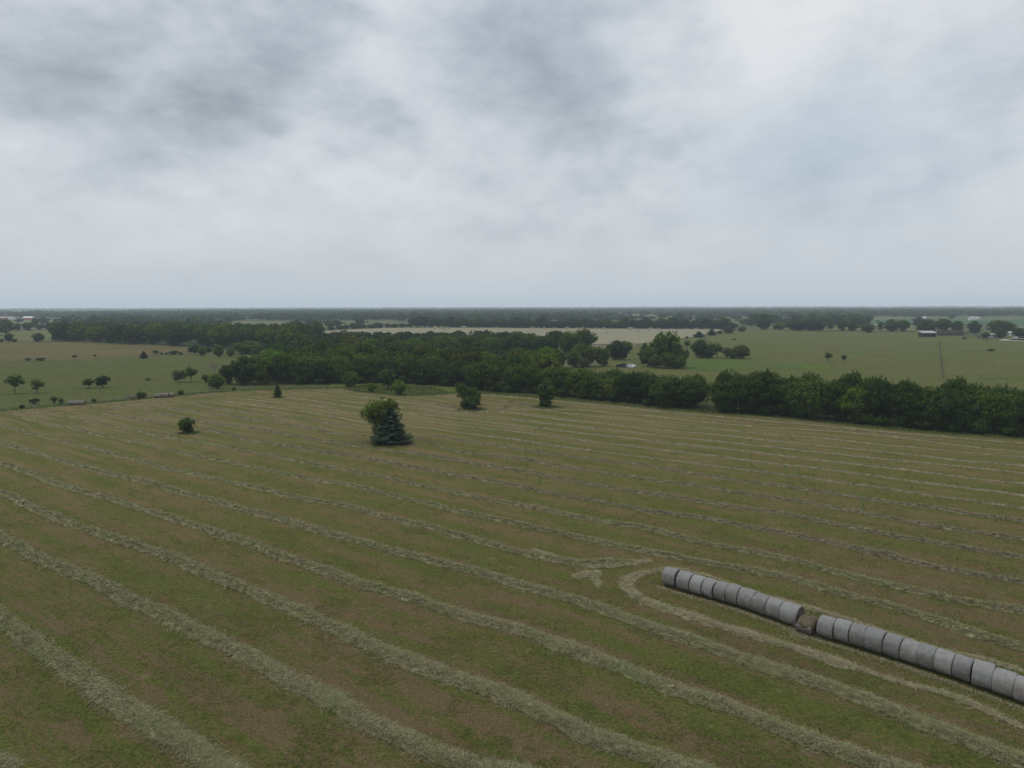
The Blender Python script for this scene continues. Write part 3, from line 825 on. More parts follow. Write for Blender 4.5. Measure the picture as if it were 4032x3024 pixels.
# ---- the rest of the near woods plus everything farther out: masses nobody could count
def mass(name, trees, nleaf, lsk, label, mat='leaf_deep'):
    rs = np.random.RandomState(5); T = np.array(trees)
    nt_ = len(T); n = nt_ * nleaf
    i = np.repeat(np.arange(nt_), nleaf)
    # each crown is a handful of lobes
    lob = rs.normal(0, 1, (nt_, 6, 3)); lob /= np.linalg.norm(lob, axis=2, keepdims=True)
    lob[:, :, 2] = np.abs(lob[:, :, 2]) * .6 - .1
    d = rs.normal(0, 1, (n, 3)); d[:, 2] = d[:, 2] * .9 + .35
    d /= np.linalg.norm(d, axis=1, keepdims=True)
    l = lob[i, rs.randint(0, 6, n)]
    R = T[i, 3]; Hh = T[i, 2]
    c = np.stack([T[i, 0], T[i, 1], np.zeros(n)], 1)
    zz = np.array([earth(a, b) for a, b in T[:, :2]])[i]
    c[:, 0] += (l[:, 0] * .5 + d[:, 0] * .55) * R
    c[:, 1] += (l[:, 1] * .5 + d[:, 1] * .55) * R
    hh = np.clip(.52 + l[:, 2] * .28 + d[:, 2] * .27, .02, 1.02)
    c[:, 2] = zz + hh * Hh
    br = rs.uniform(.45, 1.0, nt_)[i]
    sh = np.clip(br * (.15 + .75 * hh ** 1.5) * rs.uniform(.6, 1.2, n), 0, 1)  # light painted in: leaves get paler up the crown
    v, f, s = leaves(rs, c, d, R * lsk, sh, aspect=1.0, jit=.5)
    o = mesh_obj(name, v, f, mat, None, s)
    tag(o, label, 'woodland', None, 'stuff')
    return o

mass('woodland', extra, 420, .20, 'dark green woodland canopy filling the middle of the woods beyond the hay field')

fr_ = random.Random(77)
def clear_zone(x, y):
    return any(inside(p, x, y) for p in CLEAR)
CLEAR = [
    G(fR, [(900, 150), (1300, 158), (2300, 158), (2300, 236), (900, 236)]),      # crop field
    G(fM, [(-80, 180), (600, 186), (900, 200), (900, 236), (-300, 250)]),        # meadow behind the big wood
    G(f0, [(-50, 150), (480, 165), (740, 165), (760, 210), (-50, 250)]),
    G(f0, [(1100, 152), (1560, 152), (1560, 166), (1100, 166)]),
    G(fQ, [(-1200, 200), (1950, 200), (1950, 330), (-1200, 330)]),
    G(fR, [(-200, 230), (2300, 230), (2300, 500), (-200, 500)]),
    G(fR, [(120, 99), (430, 99), (430, 107), (120, 107)]),
    G(fQ, [(650, 90), (1180, 90), (1180, 97), (650, 97)]),
]
mid = []; far = []; vfar = []
hmax = math.radians(39)
while len(mid) < 5200:
    d = 820 + 2000 * fr_.random() ** .8; a = fr_.uniform(-hmax, hmax)
    x, y = d * math.sin(a), d * math.cos(a)
    q = noise.noise(Vector((x * .0016 + 3, y * .0042, 0))) + .4 * noise.noise(Vector((x * .008, y * .02, 4)))
    if q < .06 - (.12 if d > 1500 else 0) or clear_zone(x, y): continue
    mid.append((x, y, fr_.choice([7, 9, 10, 11, 12, 15]) * fr_.uniform(.9, 1.1), fr_.uniform(6, 12)))
while len(far) < 4200:
    d = 2500 + 6000 * fr_.random() ** 1.1; a = fr_.uniform(-hmax, hmax)
    x, y = d * math.sin(a), d * math.cos(a)
    if noise.noise(Vector((x * .0006 + 3, y * .0011, 0))) < -.12 or clear_zone(x, y): continue
    far.append((x, y, fr_.uniform(9, 14), fr_.uniform(14, 34)))
while len(vfar) < 2600:
    d = 7500 + 9500 * fr_.random(); a = fr_.uniform(-hmax, hmax)
    x, y = d * math.sin(a), d * math.cos(a)
    vfar.append((x, y, fr_.uniform(9, 17), fr_.uniform(40, 90)))
mass('scattered_woods', mid, 80, .30, 'dark tree belts and copses across the countryside beyond the pale field')
mass('distant_woods', far, 70, .34, 'hazy blue-green woods in bands toward the horizon')
mass('horizon_woods', vfar, 50, .30, 'faint blue line of woods along the horizon')

# ------------------------------------------------------------------ ground
def ground_mesh():
    rings = [0, 20, 60, 120, 200, 300, 450, 650, 800, 1000, 1250, 1500, 1800, 2200, 2700, 3300, 4000, 4800, 5800, 7000, 8500, 10000, 12000, 14500, 17500, 21000, 26000, 34000]
    seg = 240; V = [(0, 0, -.25)]; F = []
    for r in rings[1:]:
        for i in range(seg):
            a = 2 * math.pi * i / seg; x, y = r * math.cos(a), r * math.sin(a)
            V.append((x, y, earth(x, y) - .25))
    for i in range(seg): F.append((0, 1 + i, 1 + (i + 1) % seg))
    for k in range(len(rings) - 2):
        b = 1 + k * seg
        for i in range(seg): F.append((b + i, b + seg + i, b + seg + (i + 1) % seg, b + (i + 1) % seg))
    return V, F
v, f = ground_mesh()
tag(mesh_obj('ground', v, f, 'country', smooth=True), kind='structure')

def sheet(name, poly, mat, z, step=None, jit=0.0, seed=1):
    """a field laid on the ground as one sheet"""
    rs = random.Random(seed); P = []
    for (x0, y0), (x1, y1) in zip(poly, poly[1:] + poly[:1]):
        L = math.hypot(x1 - x0, y1 - y0); n = max(1, min(400, int(L / (step or 1e9))))
        for i in range(n):
            t = i / n
            x, y = x0 + (x1 - x0) * t, y0 + (y1 - y0) * t
            if jit and i: x += rs.gauss(0, jit); y += rs.gauss(0, jit)
            P.append((x, y))
    bm = bmesh.new()
    bm.faces.new([bm.verts.new((x, y, 0)) for x, y in P])
    xs = [p[0] for p in P]; ys = [p[1] for p in P]; cut = 250.0
    if max(ys) > 700:
        for ax, lo, hi in ((0, min(xs), max(xs)), (1, min(ys), max(ys))):
            c = math.ceil(lo / cut) * cut
            while c < hi:
                co = (c, 0, 0) if ax == 0 else (0, c, 0); no = (1, 0, 0) if ax == 0 else (0, 1, 0)
                bmesh.ops.bisect_plane(bm, geom=bm.verts[:] + bm.edges[:] + bm.faces[:], plane_co=co, plane_no=no)
                c += cut
    bmesh.ops.triangulate(bm, faces=bm.faces[:])
    for vv in bm.verts: vv.co.z = earth(vv.co.x, vv.co.y) + z
    for ff in bm.faces:
        if ff.normal.z < 0: ff.normal_flip()
    me = bpy.data.meshes.new(name); bm.to_mesh(me); bm.free(); me.materials.append(M[mat])
    o = bpy.data.objects.new(name, me); C.objects.link(o)
    return tag(o, kind='structure')

edge = PX([(0, 1620), (244, 1600), (488, 1580), (732, 1556), (915, 1541), (1037, 1536), (1160, 1533), (1282, 1530), (1350, 1531), (1402, 1543), (1558, 1557), (1680, 1559), (1788, 1551), (1897, 1550), (2046, 1560), (2181, 1574), (2385, 1591), (2656, 1618), (2800, 1628), (2870, 1629), (3053, 1646), (3235, 1664), (3417, 1685), (3600, 1700), (3782, 1715), (4032, 1731)])
e0, e1 = edge[0], edge[1]; a0, a1 = edge[-2], edge[-1]
ext_l = (e0[0] - (e1[0] - e0[0]) * 4, e0[1] - (e1[1] - e0[1]) * 4)
ext_r = (a1[0] + (a1[0] - a0[0]) * 6, a1[1] + (a1[1] - a0[1]) * 6)
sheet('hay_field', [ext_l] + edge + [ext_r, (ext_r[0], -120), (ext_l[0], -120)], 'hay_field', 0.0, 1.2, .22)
vo = offset_line([ext_l] + edge + [ext_r], 9.0)
vi = offset_line([ext_l] + edge + [ext_r], -2.0)
sheet('grass_verge', vi + vo[::-1], 'verge', -.03, 1.5, .2)
fieldline = [(-400, 462), (0, 450), (350, 438), (700, 424), (1000, 406), (1220, 399), (1800, 380)]
sheet('left_pasture', [(-260, 140), (-120, 130)] + PX([(-250, 1640)]) + PX([(244, 1600), (915, 1541), (1282, 1530), (1800, 1545), (2181, 1570), (2400, 1590)]) + PX([(2400, 1440), (1950, 1440), (1100, 1400)]) + G(f1, fieldline[::-1]), 'pasture_l', -.12)
sheet('reddish_field', G(f1, fieldline[:6]) + G(f1, [(1240, 385), (1200, 352), (650, 328), (400, 322), (0, 322), (-400, 322)]), 'red_field', -.10)
sheet('left_meadow', G(f1, [(-400, 320), (0, 320), (330, 320), (330, 246), (0, 250), (-400, 252)]), 'back_meadow', -.06)
sheet('meadow_behind_wood', G(fM, [(-300, 250), (600, 250), (900, 215), (900, 202), (600, 188), (-80, 184), (-300, 188)]), 'back_meadow', .05)
sheet('far_left_meadow', G(f0, [(60, 225), (740, 225), (760, 178), (60, 168)]), 'back_meadow', .08)
sheet('far_strip_field', G(f0, [(1000, 170), (1570, 168), (1570, 154), (1100, 153)]), 'crop', .2)
sheet('pale_hay_field', G(fM, [(560, 275), (620, 262), (850, 250), (1100, 240), (1500, 236), (2212, 238)]) + G(fQ, [(900, 244), (1800, 250), (1740, 285), (1540, 318), (1440, 330), (1110, 372), (600, 380), (-600, 380)]), 'pale_field', .06)
sheet('meadow_clearing', G(fQ, [(-900, 530), (340, 530), (420, 500), (420, 440), (-900, 440)]), 'lush', -.05)
sheet('right_pasture', G(fQ, [(1110, 373), (1440, 331), (1540, 319), (1740, 286), (1900, 262), (2140, 252)]) + G(fR, [(500, 266), (1480, 273), (1760, 262), (1860, 330), (2500, 345)]) + [(420, 330), (300, 120), (130, 112)] + PX([(3000, 1600), (2700, 1600), (2350, 1560), (2350, 1440)]), 'pasture_r', -.09)
sheet('crop_field', G(fR, [(880, 205), (1250, 222), (2400, 232), (2400, 166), (1300, 160), (900, 166)]), 'crop', .08)
sheet('stubble_strip', G(fR, [(560, 262), (1300, 264), (1300, 230), (1250, 222), (900, 216), (560, 225)]), 'back_meadow', .14)
sheet('farmyard_grass', G(fR, [(1480, 273), (1680, 280), (1760, 262), (2400, 262), (2400, 340), (1860, 330)]), 'verge', .02)
sheet('far_road', G(fR, [(900, 216), (1250, 224), (1900, 233), (2400, 238), (2400, 232), (1900, 228), (1250, 218), (900, 207)]), 'road', .2)
sheet('gravel_drive', G(fR, [(1990, 343), (2100, 347), (2215, 352), (2420, 356), (2420, 351), (2215, 347), (2110, 342), (2060, 337), (2120, 333), (2320, 332), (2320, 329), (2110, 330), (2030, 334)]), 'gravel', .03)
def blob(name, fr, cx, cy, rx, ry, mat, z, seed):
    rs = random.Random(seed); P = []
    for i in range(48):
        a = 2 * math.pi * i / 48; r = rs.uniform(.9, 1.08)
        P.append(at(*fr(cx + rx * r * math.cos(a), cy + ry * r * math.sin(a))))
    return sheet(name, P, mat, z, None)
sheet('uncut_grass', PX([(1300, 1529), (1352, 1531), (1402, 1542), (1558, 1556), (1680, 1558), (1788, 1550), (1800, 1520), (1600, 1500), (1300, 1505)]), 'notch', .012, 1.2, .2)
blob('lush_grass_patch', fQ, 1720, 548, 330, 50, 'lush', -.03, 2)
blob('bright_weed_patch', fR, 450, 574, 120, 14, 'bright', -.02, 3)
blob('weedy_grass_patch', fR, 250, 556, 180, 22, 'lush', -.03, 4)
blob('damp_grass_patch', fR, 820, 452, 70, 10, 'lush', -.03, 5)
blob('weed_strip', fR, 1800, 434, 150, 6, 'verge', -.03, 6)
blob('weed_strip', fR, 1960, 662, 130, 12, 'verge', -.03, 7)
blob('dry_grass_patch', fR, 570, 404, 95, 9, 'red_field', -.03, 8)
blob('pond', fQ, 995, 556, 85, 17, 'water', -.02, 9)
blob('creek', fQ, 1022, 508, 10, 12, 'water', -.02, 10)
blob('creek', f1, 1700, 505, 28, 5, 'water', -.02, 11)

def track(fr, a, b, seed):
    rs = random.Random(seed); p0, p1 = Vector(at(*fr(*a))), Vector(at(*fr(*b))); d = (p1 - p0); L = d.length; d.normalize(); n_ = Vector((-d.y, d.x))
    V = []; F = []
    for s_ in (-1, 1):
        t = 0
        while t < L:
            ln = rs.uniform(.6, 2.6)
            if rs.random() < .62:
                c = p0 + d * t + n_ * (s_ * 1.0 + .25 * math.sin(t * .11 + seed)); e = c + d * ln; w_ = rs.uniform(.12, .24); k0 = len(V)
                for q in (c - n_ * w_, c + n_ * w_, e + n_ * w_, e - n_ * w_): V.append((q.x, q.y, .006))
                F.append((k0, k0 + 3, k0 + 2, k0 + 1))
            t += ln
    tag(mesh_obj('tyre_tracks', V, F, 'verge'), kind='structure')
track(fD, (660, 190), (770, 600), 1); track(fD, (395, 210), (420, 400), 2); track(fD, (1180, 480), (1240, 650), 3); track(fC, (1230, 300), (1240, 700), 4)

# ------------------------------------------------------------------ windrows of cut hay
def smooth_path(P, step0):
    """Catmull-Rom through surveyed points, step grows with distance"""
    P = [Vector((x, y)) for x, y in P]; Q = [P[0] * 2 - P[1]] + P + [P[-1] * 2 - P[-2]]
    out = []
    for i in range(1, len(Q) - 2):
        p0, p1, p2, p3 = Q[i - 1:i + 3]; L = (p2 - p1).length
        dd = max(30, p1.length); n = max(1, int(L / (step0 * max(1, dd / 50))))
        for k in range(n):
            t = k / n
            out.append(.5 * ((2 * p1) + (p2 - p0) * t + (2 * p0 - 5 * p1 + 4 * p2 - p3) * t * t + (3 * p1 - p0 - 3 * p2 + p3) * t ** 3))
    out.append(P[-1]); return out

def windrow(P, w, hgt, label, seed, mat='windrow', wisps=1.0, fade=(3, 3), ragged=.35, group='windrows of cut hay across the field', name='hay_windrow'):
    path = smooth_path(P, .16); K = 13; V = []; S = []; F = []; rs = np.random.RandomState(seed)
    n = len(path); cum = [0.0]
    for a, b in zip(path, path[1:]): cum.append(cum[-1] + (b - a).length)
    T = cum[-1]; info = []
    for i, p in enumerate(path):
        t = (path[min(i + 1, n - 1)] - path[max(i - 1, 0)]).normalized(); nr = Vector((-t.y, t.x))
        fd = min(1, (cum[i] + .2) / fade[0]) * min(1, (T - cum[i] + .2) / fade[1]) if fade else 1
        nz = lambda x, y, s, o: noise.noise(Vector((x * s, y * s, seed * 3.7 + o)))
        ww = w * .84 * (1 + ragged * (.8 * nz(p.x, p.y, .35, 0) + .7 * nz(p.x, p.y, 1.3, 11))) * (.5 + .5 * fd)
        off = .22 * w * nz(p.x, p.y, .16, 5)
        hh = hgt * (.8 + .7 * nz(p.x, p.y, .5, 9)) * fd
        for k in range(K):
            u = -1 + 2 * k / (K - 1)
            e = u * ww * .5 * (1 + ragged * nz(p.x + u, p.y, 1.1, 2 + (u > 0)) * abs(u)) + off
            q = p + nr * e
            r1 = noise.noise(Vector((q.x * 2.1, q.y * 2.1, seed))); r2 = noise.noise(Vector((q.x * 5, q.y * 5, seed + 8)))
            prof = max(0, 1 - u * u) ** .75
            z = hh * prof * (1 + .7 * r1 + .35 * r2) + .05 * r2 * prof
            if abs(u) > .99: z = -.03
            V.append((q.x, q.y, max(z, -.03))); S.append(min(1, max(0, .45 + .30 * r1 + .3 * r2 + .25 * prof - (.12 if abs(u) > .8 else 0))))  # mound shading put into the colour: crest paler, edges darker
        info.append((p, nr, ww, off, hh))
    for i in range(n - 1):
        for k in range(K - 1):
            a = i * K + k; F.append((a, a + K, a + K + 1, a + 1))
    V = np.array(V); F = np.array(F); S = np.array(S)
    parts = [(V, F, S)]
    if wisps:
        # loose stems lying over the swath
        cnt = [int(wisps * 440 * (cum[min(i + 1, n - 1)] - cum[i]) * inf[2] * min(1, (42 / max(30, inf[0].length)) ** 2.0)) for i, inf in enumerate(info)]
        idx = np.repeat(np.arange(n), cnt)
        if len(idx):
            m = len(idx)
            pp = np.array([[i[0].x, i[0].y] for i in info])[idx]; nn = np.array([[i[1].x, i[1].y] for i in info])[idx]
            W = np.array([i[2] for i in info])[idx]; O = np.array([i[3] for i in info])[idx]; Hh = np.array([i[4] for i in info])[idx]
            u = np.clip(rs.normal(0, .52, m), -1.5, 1.5)
            xy = pp + nn * (u * W * .5 + O)[:, None] + rs.normal(0, .13, (m, 2))
            z = Hh * np.maximum(0, 1 - u * u) ** .75 * rs.uniform(.7, 1.35, m) + .03
            ang = rs.uniform(0, 6.283, m); L = rs.uniform(.16, .50, m); dd = np.linalg.norm(pp, axis=1)
            wd = rs.uniform(.007, .018, m) * np.maximum(1, dd / 50)
            t = np.stack([np.cos(ang), np.sin(ang), rs.normal(0, .22, m)], 1); b = np.stack([-np.sin(ang), np.cos(ang), rs.normal(0, .3, m)], 1)
            c = np.stack([xy[:, 0], xy[:, 1], z], 1)
            v = np.empty((m, 4, 3))
            v[:, 0] = c - t * L[:, None]; v[:, 1] = c + b * wd[:, None] + [0, 0, .02]; v[:, 2] = c + t * L[:, None]; v[:, 3] = c - b * wd[:, None] + [0, 0, .02]
            v[:, :, 2] = np.maximum(v[:, :, 2], .004)
            parts.append((v.reshape(-1, 3), np.arange(m * 4).reshape(m, 4), np.repeat(rs.uniform(.12, 1.0, m), 4)))
    v, f, s = merge(parts)
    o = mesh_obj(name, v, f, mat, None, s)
    tag(o, label, 'windrow', group)
    return o

def ext(P, a=0, b=0):
    P = list(P)
    if a: (x0, y0), (x1, y1) = P[0], P[1]; L = math.hypot(x1 - x0, y1 - y0); P.insert(0, (x0 - (x1 - x0) / L * a, y0 - (y1 - y0) / L * a))
    if b: (x0, y0), (x1, y1) = P[-2], P[-1]; L = math.hypot(x1 - x0, y1 - y0); P.append((x1 + (x1 - x0) / L * b, y1 + (y1 - y0) / L * b))
    return P

BIG = [  # (points, extend start, extend end, width, height, label)
 (G(fA, [(0, 1010), (100, 1075), (200, 1160), (320, 1245), (430, 1330), (560, 1420), (680, 1495), (800, 1560), (950, 1645)]), 12, 12, 1.9, .24, 'windrow crossing the bottom left corner, nearest of all'),
 (G(fA, [(0, 660), (100, 720), (250, 795), (450, 885), (600, 965), (750, 1030), (920, 1110), (1060, 1180), (1180, 1240), (1300, 1310), (1450, 1385), (1600, 1470), (1750, 1540), (1900, 1600), (2050, 1650)]), 12, 10, 1.9, .24, 'second windrow from the bottom left corner'),
 (G(fA, [(0, 480), (100, 522), (250, 590), (400, 645), (560, 695), (720, 750), (850, 800), (1000, 870), (1150, 935), (1300, 1000), (1450, 1070), (1600, 1135), (1750, 1195), (1900, 1250)]) + G(fE, [(0, 825), (150, 895), (300, 975), (450, 1030), (600, 1085), (740, 1130)]), 12, 10, 1.85, .24, 'third windrow from the bottom left corner'),
 (G(fB, [(0, 533), (150, 580), (300, 640), (500, 705), (700, 765), (850, 805)]) + G(fA, [(700, 578), (900, 640), (1050, 690), (1170, 740), (1350, 800), (1550, 870), (1750, 930), (1950, 1000)]) + G(fE, [(0, 520), (200, 590), (400, 665), (600, 745), (800, 815), (1000, 885), (1200, 970), (1400, 1040), (1600, 1110)]), 12, 12, 1.8, .24, 'fourth windrow from the bottom left corner'),
 (G(fB, [(0, 396), (150, 440), (300, 485), (450, 530), (600, 575), (800, 622), (1000, 670), (1200, 730), (1400, 775)]) + G(fA, [(1000, 540), (1250, 605), (1500, 675), (1750, 742), (2000, 808)]) + G(fE, [(0, 322), (200, 380), (400, 442), (600, 520), (800, 580), (1000, 650), (1200, 720), (1400, 792), (1600, 865), (1800, 940), (2000, 1010), (2212, 1095)]), 12, 6, 1.8, .22, 'windrow passing just below the line of round bales'),
 (G(fB, [(0, 288), (200, 340), (400, 390), (600, 437), (800, 490), (1000, 545), (1200, 595), (1400, 635), (1600, 680), (1800, 725), (2000, 770)]) + G(fC, [(0, 806), (200, 856), (400, 908), (600, 955)]) + G(fE, [(0, 185), (150, 217), (300, 236), (450, 232), (550, 236)]), 10, 0, 1.6, .2, 'windrow ending at the turning loop left of the bales'),
 (G(fB, [(120, 242), (300, 273), (500, 314), (700, 364), (900, 404), (1100, 449), (1300, 494), (1500, 530), (1700, 575), (1900, 614), (2100, 655)]) + G(fC, [(0, 669), (200, 710), (400, 760), (600, 805), (800, 855), (1000, 895)]) + G(fE, [(0, 62), (200, 108), (400, 153), (600, 190), (800, 228), (1000, 265), (1200, 305), (1400, 365), (1600, 415), (1800, 475), (2000, 545), (2212, 605)]), 0, 8, 1.6, .2, 'windrow running just behind the line of round bales'),
 (G(fB, [(430, 227), (600, 262), (750, 297), (900, 322), (1000, 357), (1100, 374), (1250, 393), (1400, 418), (1600, 458), (1800, 493), (2000, 533)]) + G(fC, [(0, 573), (200, 608), (400, 654), (600, 694), (800, 739), (1000, 779), (1200, 814), (1400, 854), (1600, 894), (1800, 924), (2000, 959)]) + G(fE, [(800, 143), (1000, 183), (1200, 224), (1400, 279), (1600, 324), (1800, 374), (2000, 415), (2212, 445)]), 0, 8, 1.6, .2, 'windrow bending just in front of the lone dark bush'),
 (G(fB, [(640, 206), (800, 232), (950, 257), (1100, 285)]), 0, 0, 1.4, .16, 'short windrow stopping at the lone dark bush'),
 (G(fB, [(1300, 302), (1400, 326), (1500, 357), (1650, 392), (1800, 413), (2000, 443)]) + G(fC, [(0, 473), (200, 508), (400, 548), (600, 583), (800, 623), (1000, 658), (1200, 694), (1400, 738), (1600, 773), (1800, 808), (2000, 843), (2212, 873)]) + G(fD, [(200, 738), (400, 778), (600, 813), (800, 853), (1000, 893), (1200, 933), (1400, 973)]) + G(fE, [(1500, 185), (1600, 203), (1800, 248), (2000, 284), (2212, 322)]), 0, 8, 1.5, .18, 'windrow starting right of the lone dark bush'),
 (G(fB, [(920, 191), (1100, 221), (1250, 251), (1400, 276), (1600, 302), (1800, 337), (2000, 372)]) + G(fC, [(0, 407), (200, 437), (400, 462), (600, 492), (800, 523), (1000, 558), (1200, 593), (1400, 628), (1600, 668), (1800, 703), (2000, 733)]) + G(fD, [(0, 597), (200, 632), (400, 662), (600, 687), (800, 723), (1000, 768), (1200, 808), (1400, 843), (1600, 878), (1800, 913), (2000, 948), (2212, 983)]), 0, 8, 1.5, .18, 'windrow passing just in front of the spruce'),
 (G(fB, [(1000, 166), (1200, 191), (1400, 216), (1600, 246), (1800, 271), (2000, 306)]) + G(fC, [(0, 347), (100, 352), (180, 352)]), 0, 0, 1.4, .16, 'windrow ending at the left foot of the spruce'),
 (G(fC, [(640, 432), (800, 462), (1000, 487), (1200, 512), (1400, 552), (1600, 582), (1800, 612), (2000, 642)]) + G(fD, [(0, 502), (200, 532), (400, 567), (600, 597), (800, 622), (1000, 662), (1200, 697), (1400, 737), (1600, 772), (1800, 802), (2000, 832), (2212, 867)]), 0, 8, 1.4, .17, 'windrow starting at the right foot of the spruce'),
 (G(fB, [(1240, 151), (1400, 176), (1600, 201), (1800, 226), (2000, 251)]) + G(fC, [(0, 286), (130, 306)]), 0, 0, 1.3, .15, 'windrow ending behind the leafy tree beside the spruce'),
 (G(fC, [(590, 351), (700, 371), (900, 406), (1100, 437), (1300, 467), (1500, 492), (1700, 517), (2000, 552)]) + G(fD, [(0, 427), (200, 457), (400, 487), (600, 512), (800, 542), (1000, 572), (1200, 602), (1400, 632), (1600, 657), (1800, 687), (2000, 717), (2212, 747)]), 0, 8, 1.4, .17, 'first windrow behind the spruce on its right side'),
]
ordn = ['first', 'second', 'third', 'fourth', 'fifth', 'sixth', 'seventh', 'eighth', 'ninth', 'tenth']
FARW = [
 G(fB, [(1440, 131), (1700, 166), (1950, 196)]) + G(fC, [(0, 241), (130, 268), (420, 296), (600, 312), (700, 327), (900, 352), (1100, 377), (1300, 407), (1500, 437), (1700, 462), (1900, 487)]) + G(fD, [(0, 361), (200, 386), (400, 411), (600, 436), (800, 461), (1000, 491), (1200, 516), (1400, 546), (1600, 576), (1800, 601), (2000, 631), (2212, 661)]),
 G(fB, [(1540, 113), (1800, 141), (2050, 166)]) + G(fC, [(0, 196), (200, 226), (400, 246), (600, 271), (900, 306), (1100, 326), (1300, 351), (1500, 376), (1700, 401), (1900, 426)]) + G(fD, [(0, 299), (200, 321), (400, 349), (600, 373), (800, 393), (1000, 416), (1200, 446), (1400, 473), (1600, 501), (1800, 526), (2000, 551), (2212, 581)]),
 G(fB, [(1850, 112), (2050, 131)]) + G(fC, [(0, 156), (200, 182), (400, 206), (600, 226), (800, 251), (1000, 276), (1200, 299), (1400, 316), (1600, 346), (1800, 361), (2000, 386)]) + G(fD, [(0, 246), (200, 269), (400, 291), (600, 316), (800, 341), (1000, 363), (1200, 386), (1400, 406), (1600, 431), (1800, 456), (2000, 481), (2212, 501)]),
 G(fC, [(0, 126), (200, 146), (400, 171), (600, 191), (800, 216), (1000, 236), (1200, 261), (1400, 284), (1600, 301), (1800, 323), (2000, 346)]) + G(fD, [(0, 206), (200, 223), (400, 246), (600, 266), (800, 291), (1000, 311), (1200, 331), (1400, 351), (1600, 371), (1800, 391), (2000, 411), (2212, 436)]),
 G(fC, [(0, 96), (200, 113), (450, 141), (600, 161), (700, 182), (900, 197), (1100, 207), (1300, 236), (1500, 261), (1700, 276), (1900, 301)]) + G(fD, [(0, 166), (300, 191), (600, 226), (900, 256), (1200, 286), (1500, 316), (1800, 351), (2000, 366), (2212, 386)]),
 G(fC, [(1000, 181), (1300, 191), (1500, 216), (1700, 236), (1900, 256)]) + G(fD, [(0, 126), (300, 156), (600, 186), (900, 206), (1200, 241), (1500, 266), (1800, 296), (2212, 331)]),
 G(fC, [(1380, 184), (1600, 191), (1800, 216), (2000, 226)]) + G(fD, [(0, 86), (400, 126), (800, 151), (1200, 181), (1500, 216), (1800, 256), (2212, 301)]),
 G(fC, [(900, 88), (1150, 108), (1390, 131), (1600, 151), (1800, 171), (2000, 191)]) + G(fD, [(0, 46), (400, 81), (800, 116), (1200, 156), (1600, 191), (2212, 241)]),
]
for i, (P, a, b, w, h, lb) in enumerate(BIG):
    windrow(ext(P, a, b), w, h, 'pale grey-green ' + lb, 40 + i, 'windrow' if i < 8 else 'windrow_far')
for i, P in enumerate(FARW):
    windrow(ext(P, 0, 8), 1.25 if i < 5 else 1.1, .13, 'thin pale windrow behind the spruce, %s of eight counting toward the hedgerow' % ordn[i + (0)], 70 + i, 'windrow_far', wisps=.5)
# headland swaths and loops
SW = [
 (G(fE, [(760, 272), (700, 266), (620, 272), (560, 288), (505, 310), (490, 335), (520, 375), (600, 415), (700, 447), (780, 472), (900, 512), (1020, 546), (1120, 574), (1300, 632), (1450, 680), (1540, 706)]), 1.35, .09, 'loop of flattened tan hay curving round the end bale and along the row', (1, 2)),
 (G(fE, [(1550, 712), (1700, 760), (1860, 800), (2000, 850), (2212, 950)]), .8, .04, 'faint wisp of a swath below the right end of the bales', (4, 4)),
 (G(fE, [(760, 275), (860, 302), (1050, 372), (1250, 428), (1450, 484), (1650, 552), (1850, 622), (2050, 660), (2212, 700)]), 1.1, .08, 'thin tan swath tight against the back of the bale row', (2, 3)),
 (G(fE, [(270, 300), (330, 285), (380, 278)]), 1.6, .08, 'small heap of hay left of the turning loop', (1, 1)),
 (G(fE, [(350, 285), (365, 320), (380, 345)]), .8, .06, 'small tail of hay hanging from the heap by the loop', (1, 1)),
 (G(fE, [(100, 180), (250, 235), (420, 250), (600, 225)]), 1.2, .05, 'scattered tan hay where the windrow meets the loop', (2, 2)),
]
for i, (P, w, h, lb, fd) in enumerate(SW):
    windrow(P, w, h, lb, 90 + i, 'straw_thin', 1.0, fd, .6, 'loose swaths round the bales', 'hay_swath')
HL = [
 (G(fB, [(0, 210), (300, 190), (700, 160), (1100, 120), (1500, 85), (1800, 72), (2212, 70)]), 1.8, .10, 'pale headland swath curving along the left edge of the field'),
 (G(fB, [(0, 236), (250, 215), (600, 190), (900, 168), (1200, 140), (1450, 118)]), 1.4, .08, 'inner headland swath along the left edge of the field'),
 (G(fC, [(0, 62), (150, 85), (350, 108), (520, 100), (700, 92)]), 1.8, .09, 'tan swath round the uncut notch'),
 (G(fC, [(450, 128), (600, 140), (700, 165), (850, 205), (980, 200), (1080, 170), (1200, 150), (1250, 172), (1400, 180)]), 1.8, .09, 'tan swath looping below the two field-edge bushes'),
 (G(fC, [(930, 115), (1080, 130), (1180, 150), (1060, 165), (930, 150)]), 1.6, .07, 'tangled tan swath between the two field-edge bushes'),
 (G(fC, [(110, 380), (180, 400), (300, 418), (460, 418), (580, 410), (640, 425)]), 1.3, .07, 'tan swath curling round the foot of the spruce'),
 (G(fC, [(470, 360), (560, 385), (640, 400)]), 1.3, .07, 'short tan swath right of the spruce'),
 (G(fB, [(930, 322), (1010, 345), (1130, 352), (1240, 350), (1330, 338)]), .9, .05, 'tan swath curling below the lone dark bush'),
 (G(fC, [(1400, 148), (1700, 165), (2000, 180)]) + G(fD, [(0, 58), (400, 98), (800, 130), (1200, 166), (1700, 215), (2212, 265)]), 1.2, .06, 'faint headland swath beside the hedgerow'),
]
for i, (P, w, h, lb) in enumerate(HL):
    windrow(P, w * 1.7, h * .7, lb, 110 + i, 'stubble_thick', .5, (4, 4), .9, 'headland swaths', 'hay_swath')
windrow(PX([(-60, 2985), (0, 2990), (70, 3024)]), 1.4, .2, 'end of a hay windrow poking in at the extreme bottom left', 130, group=None)

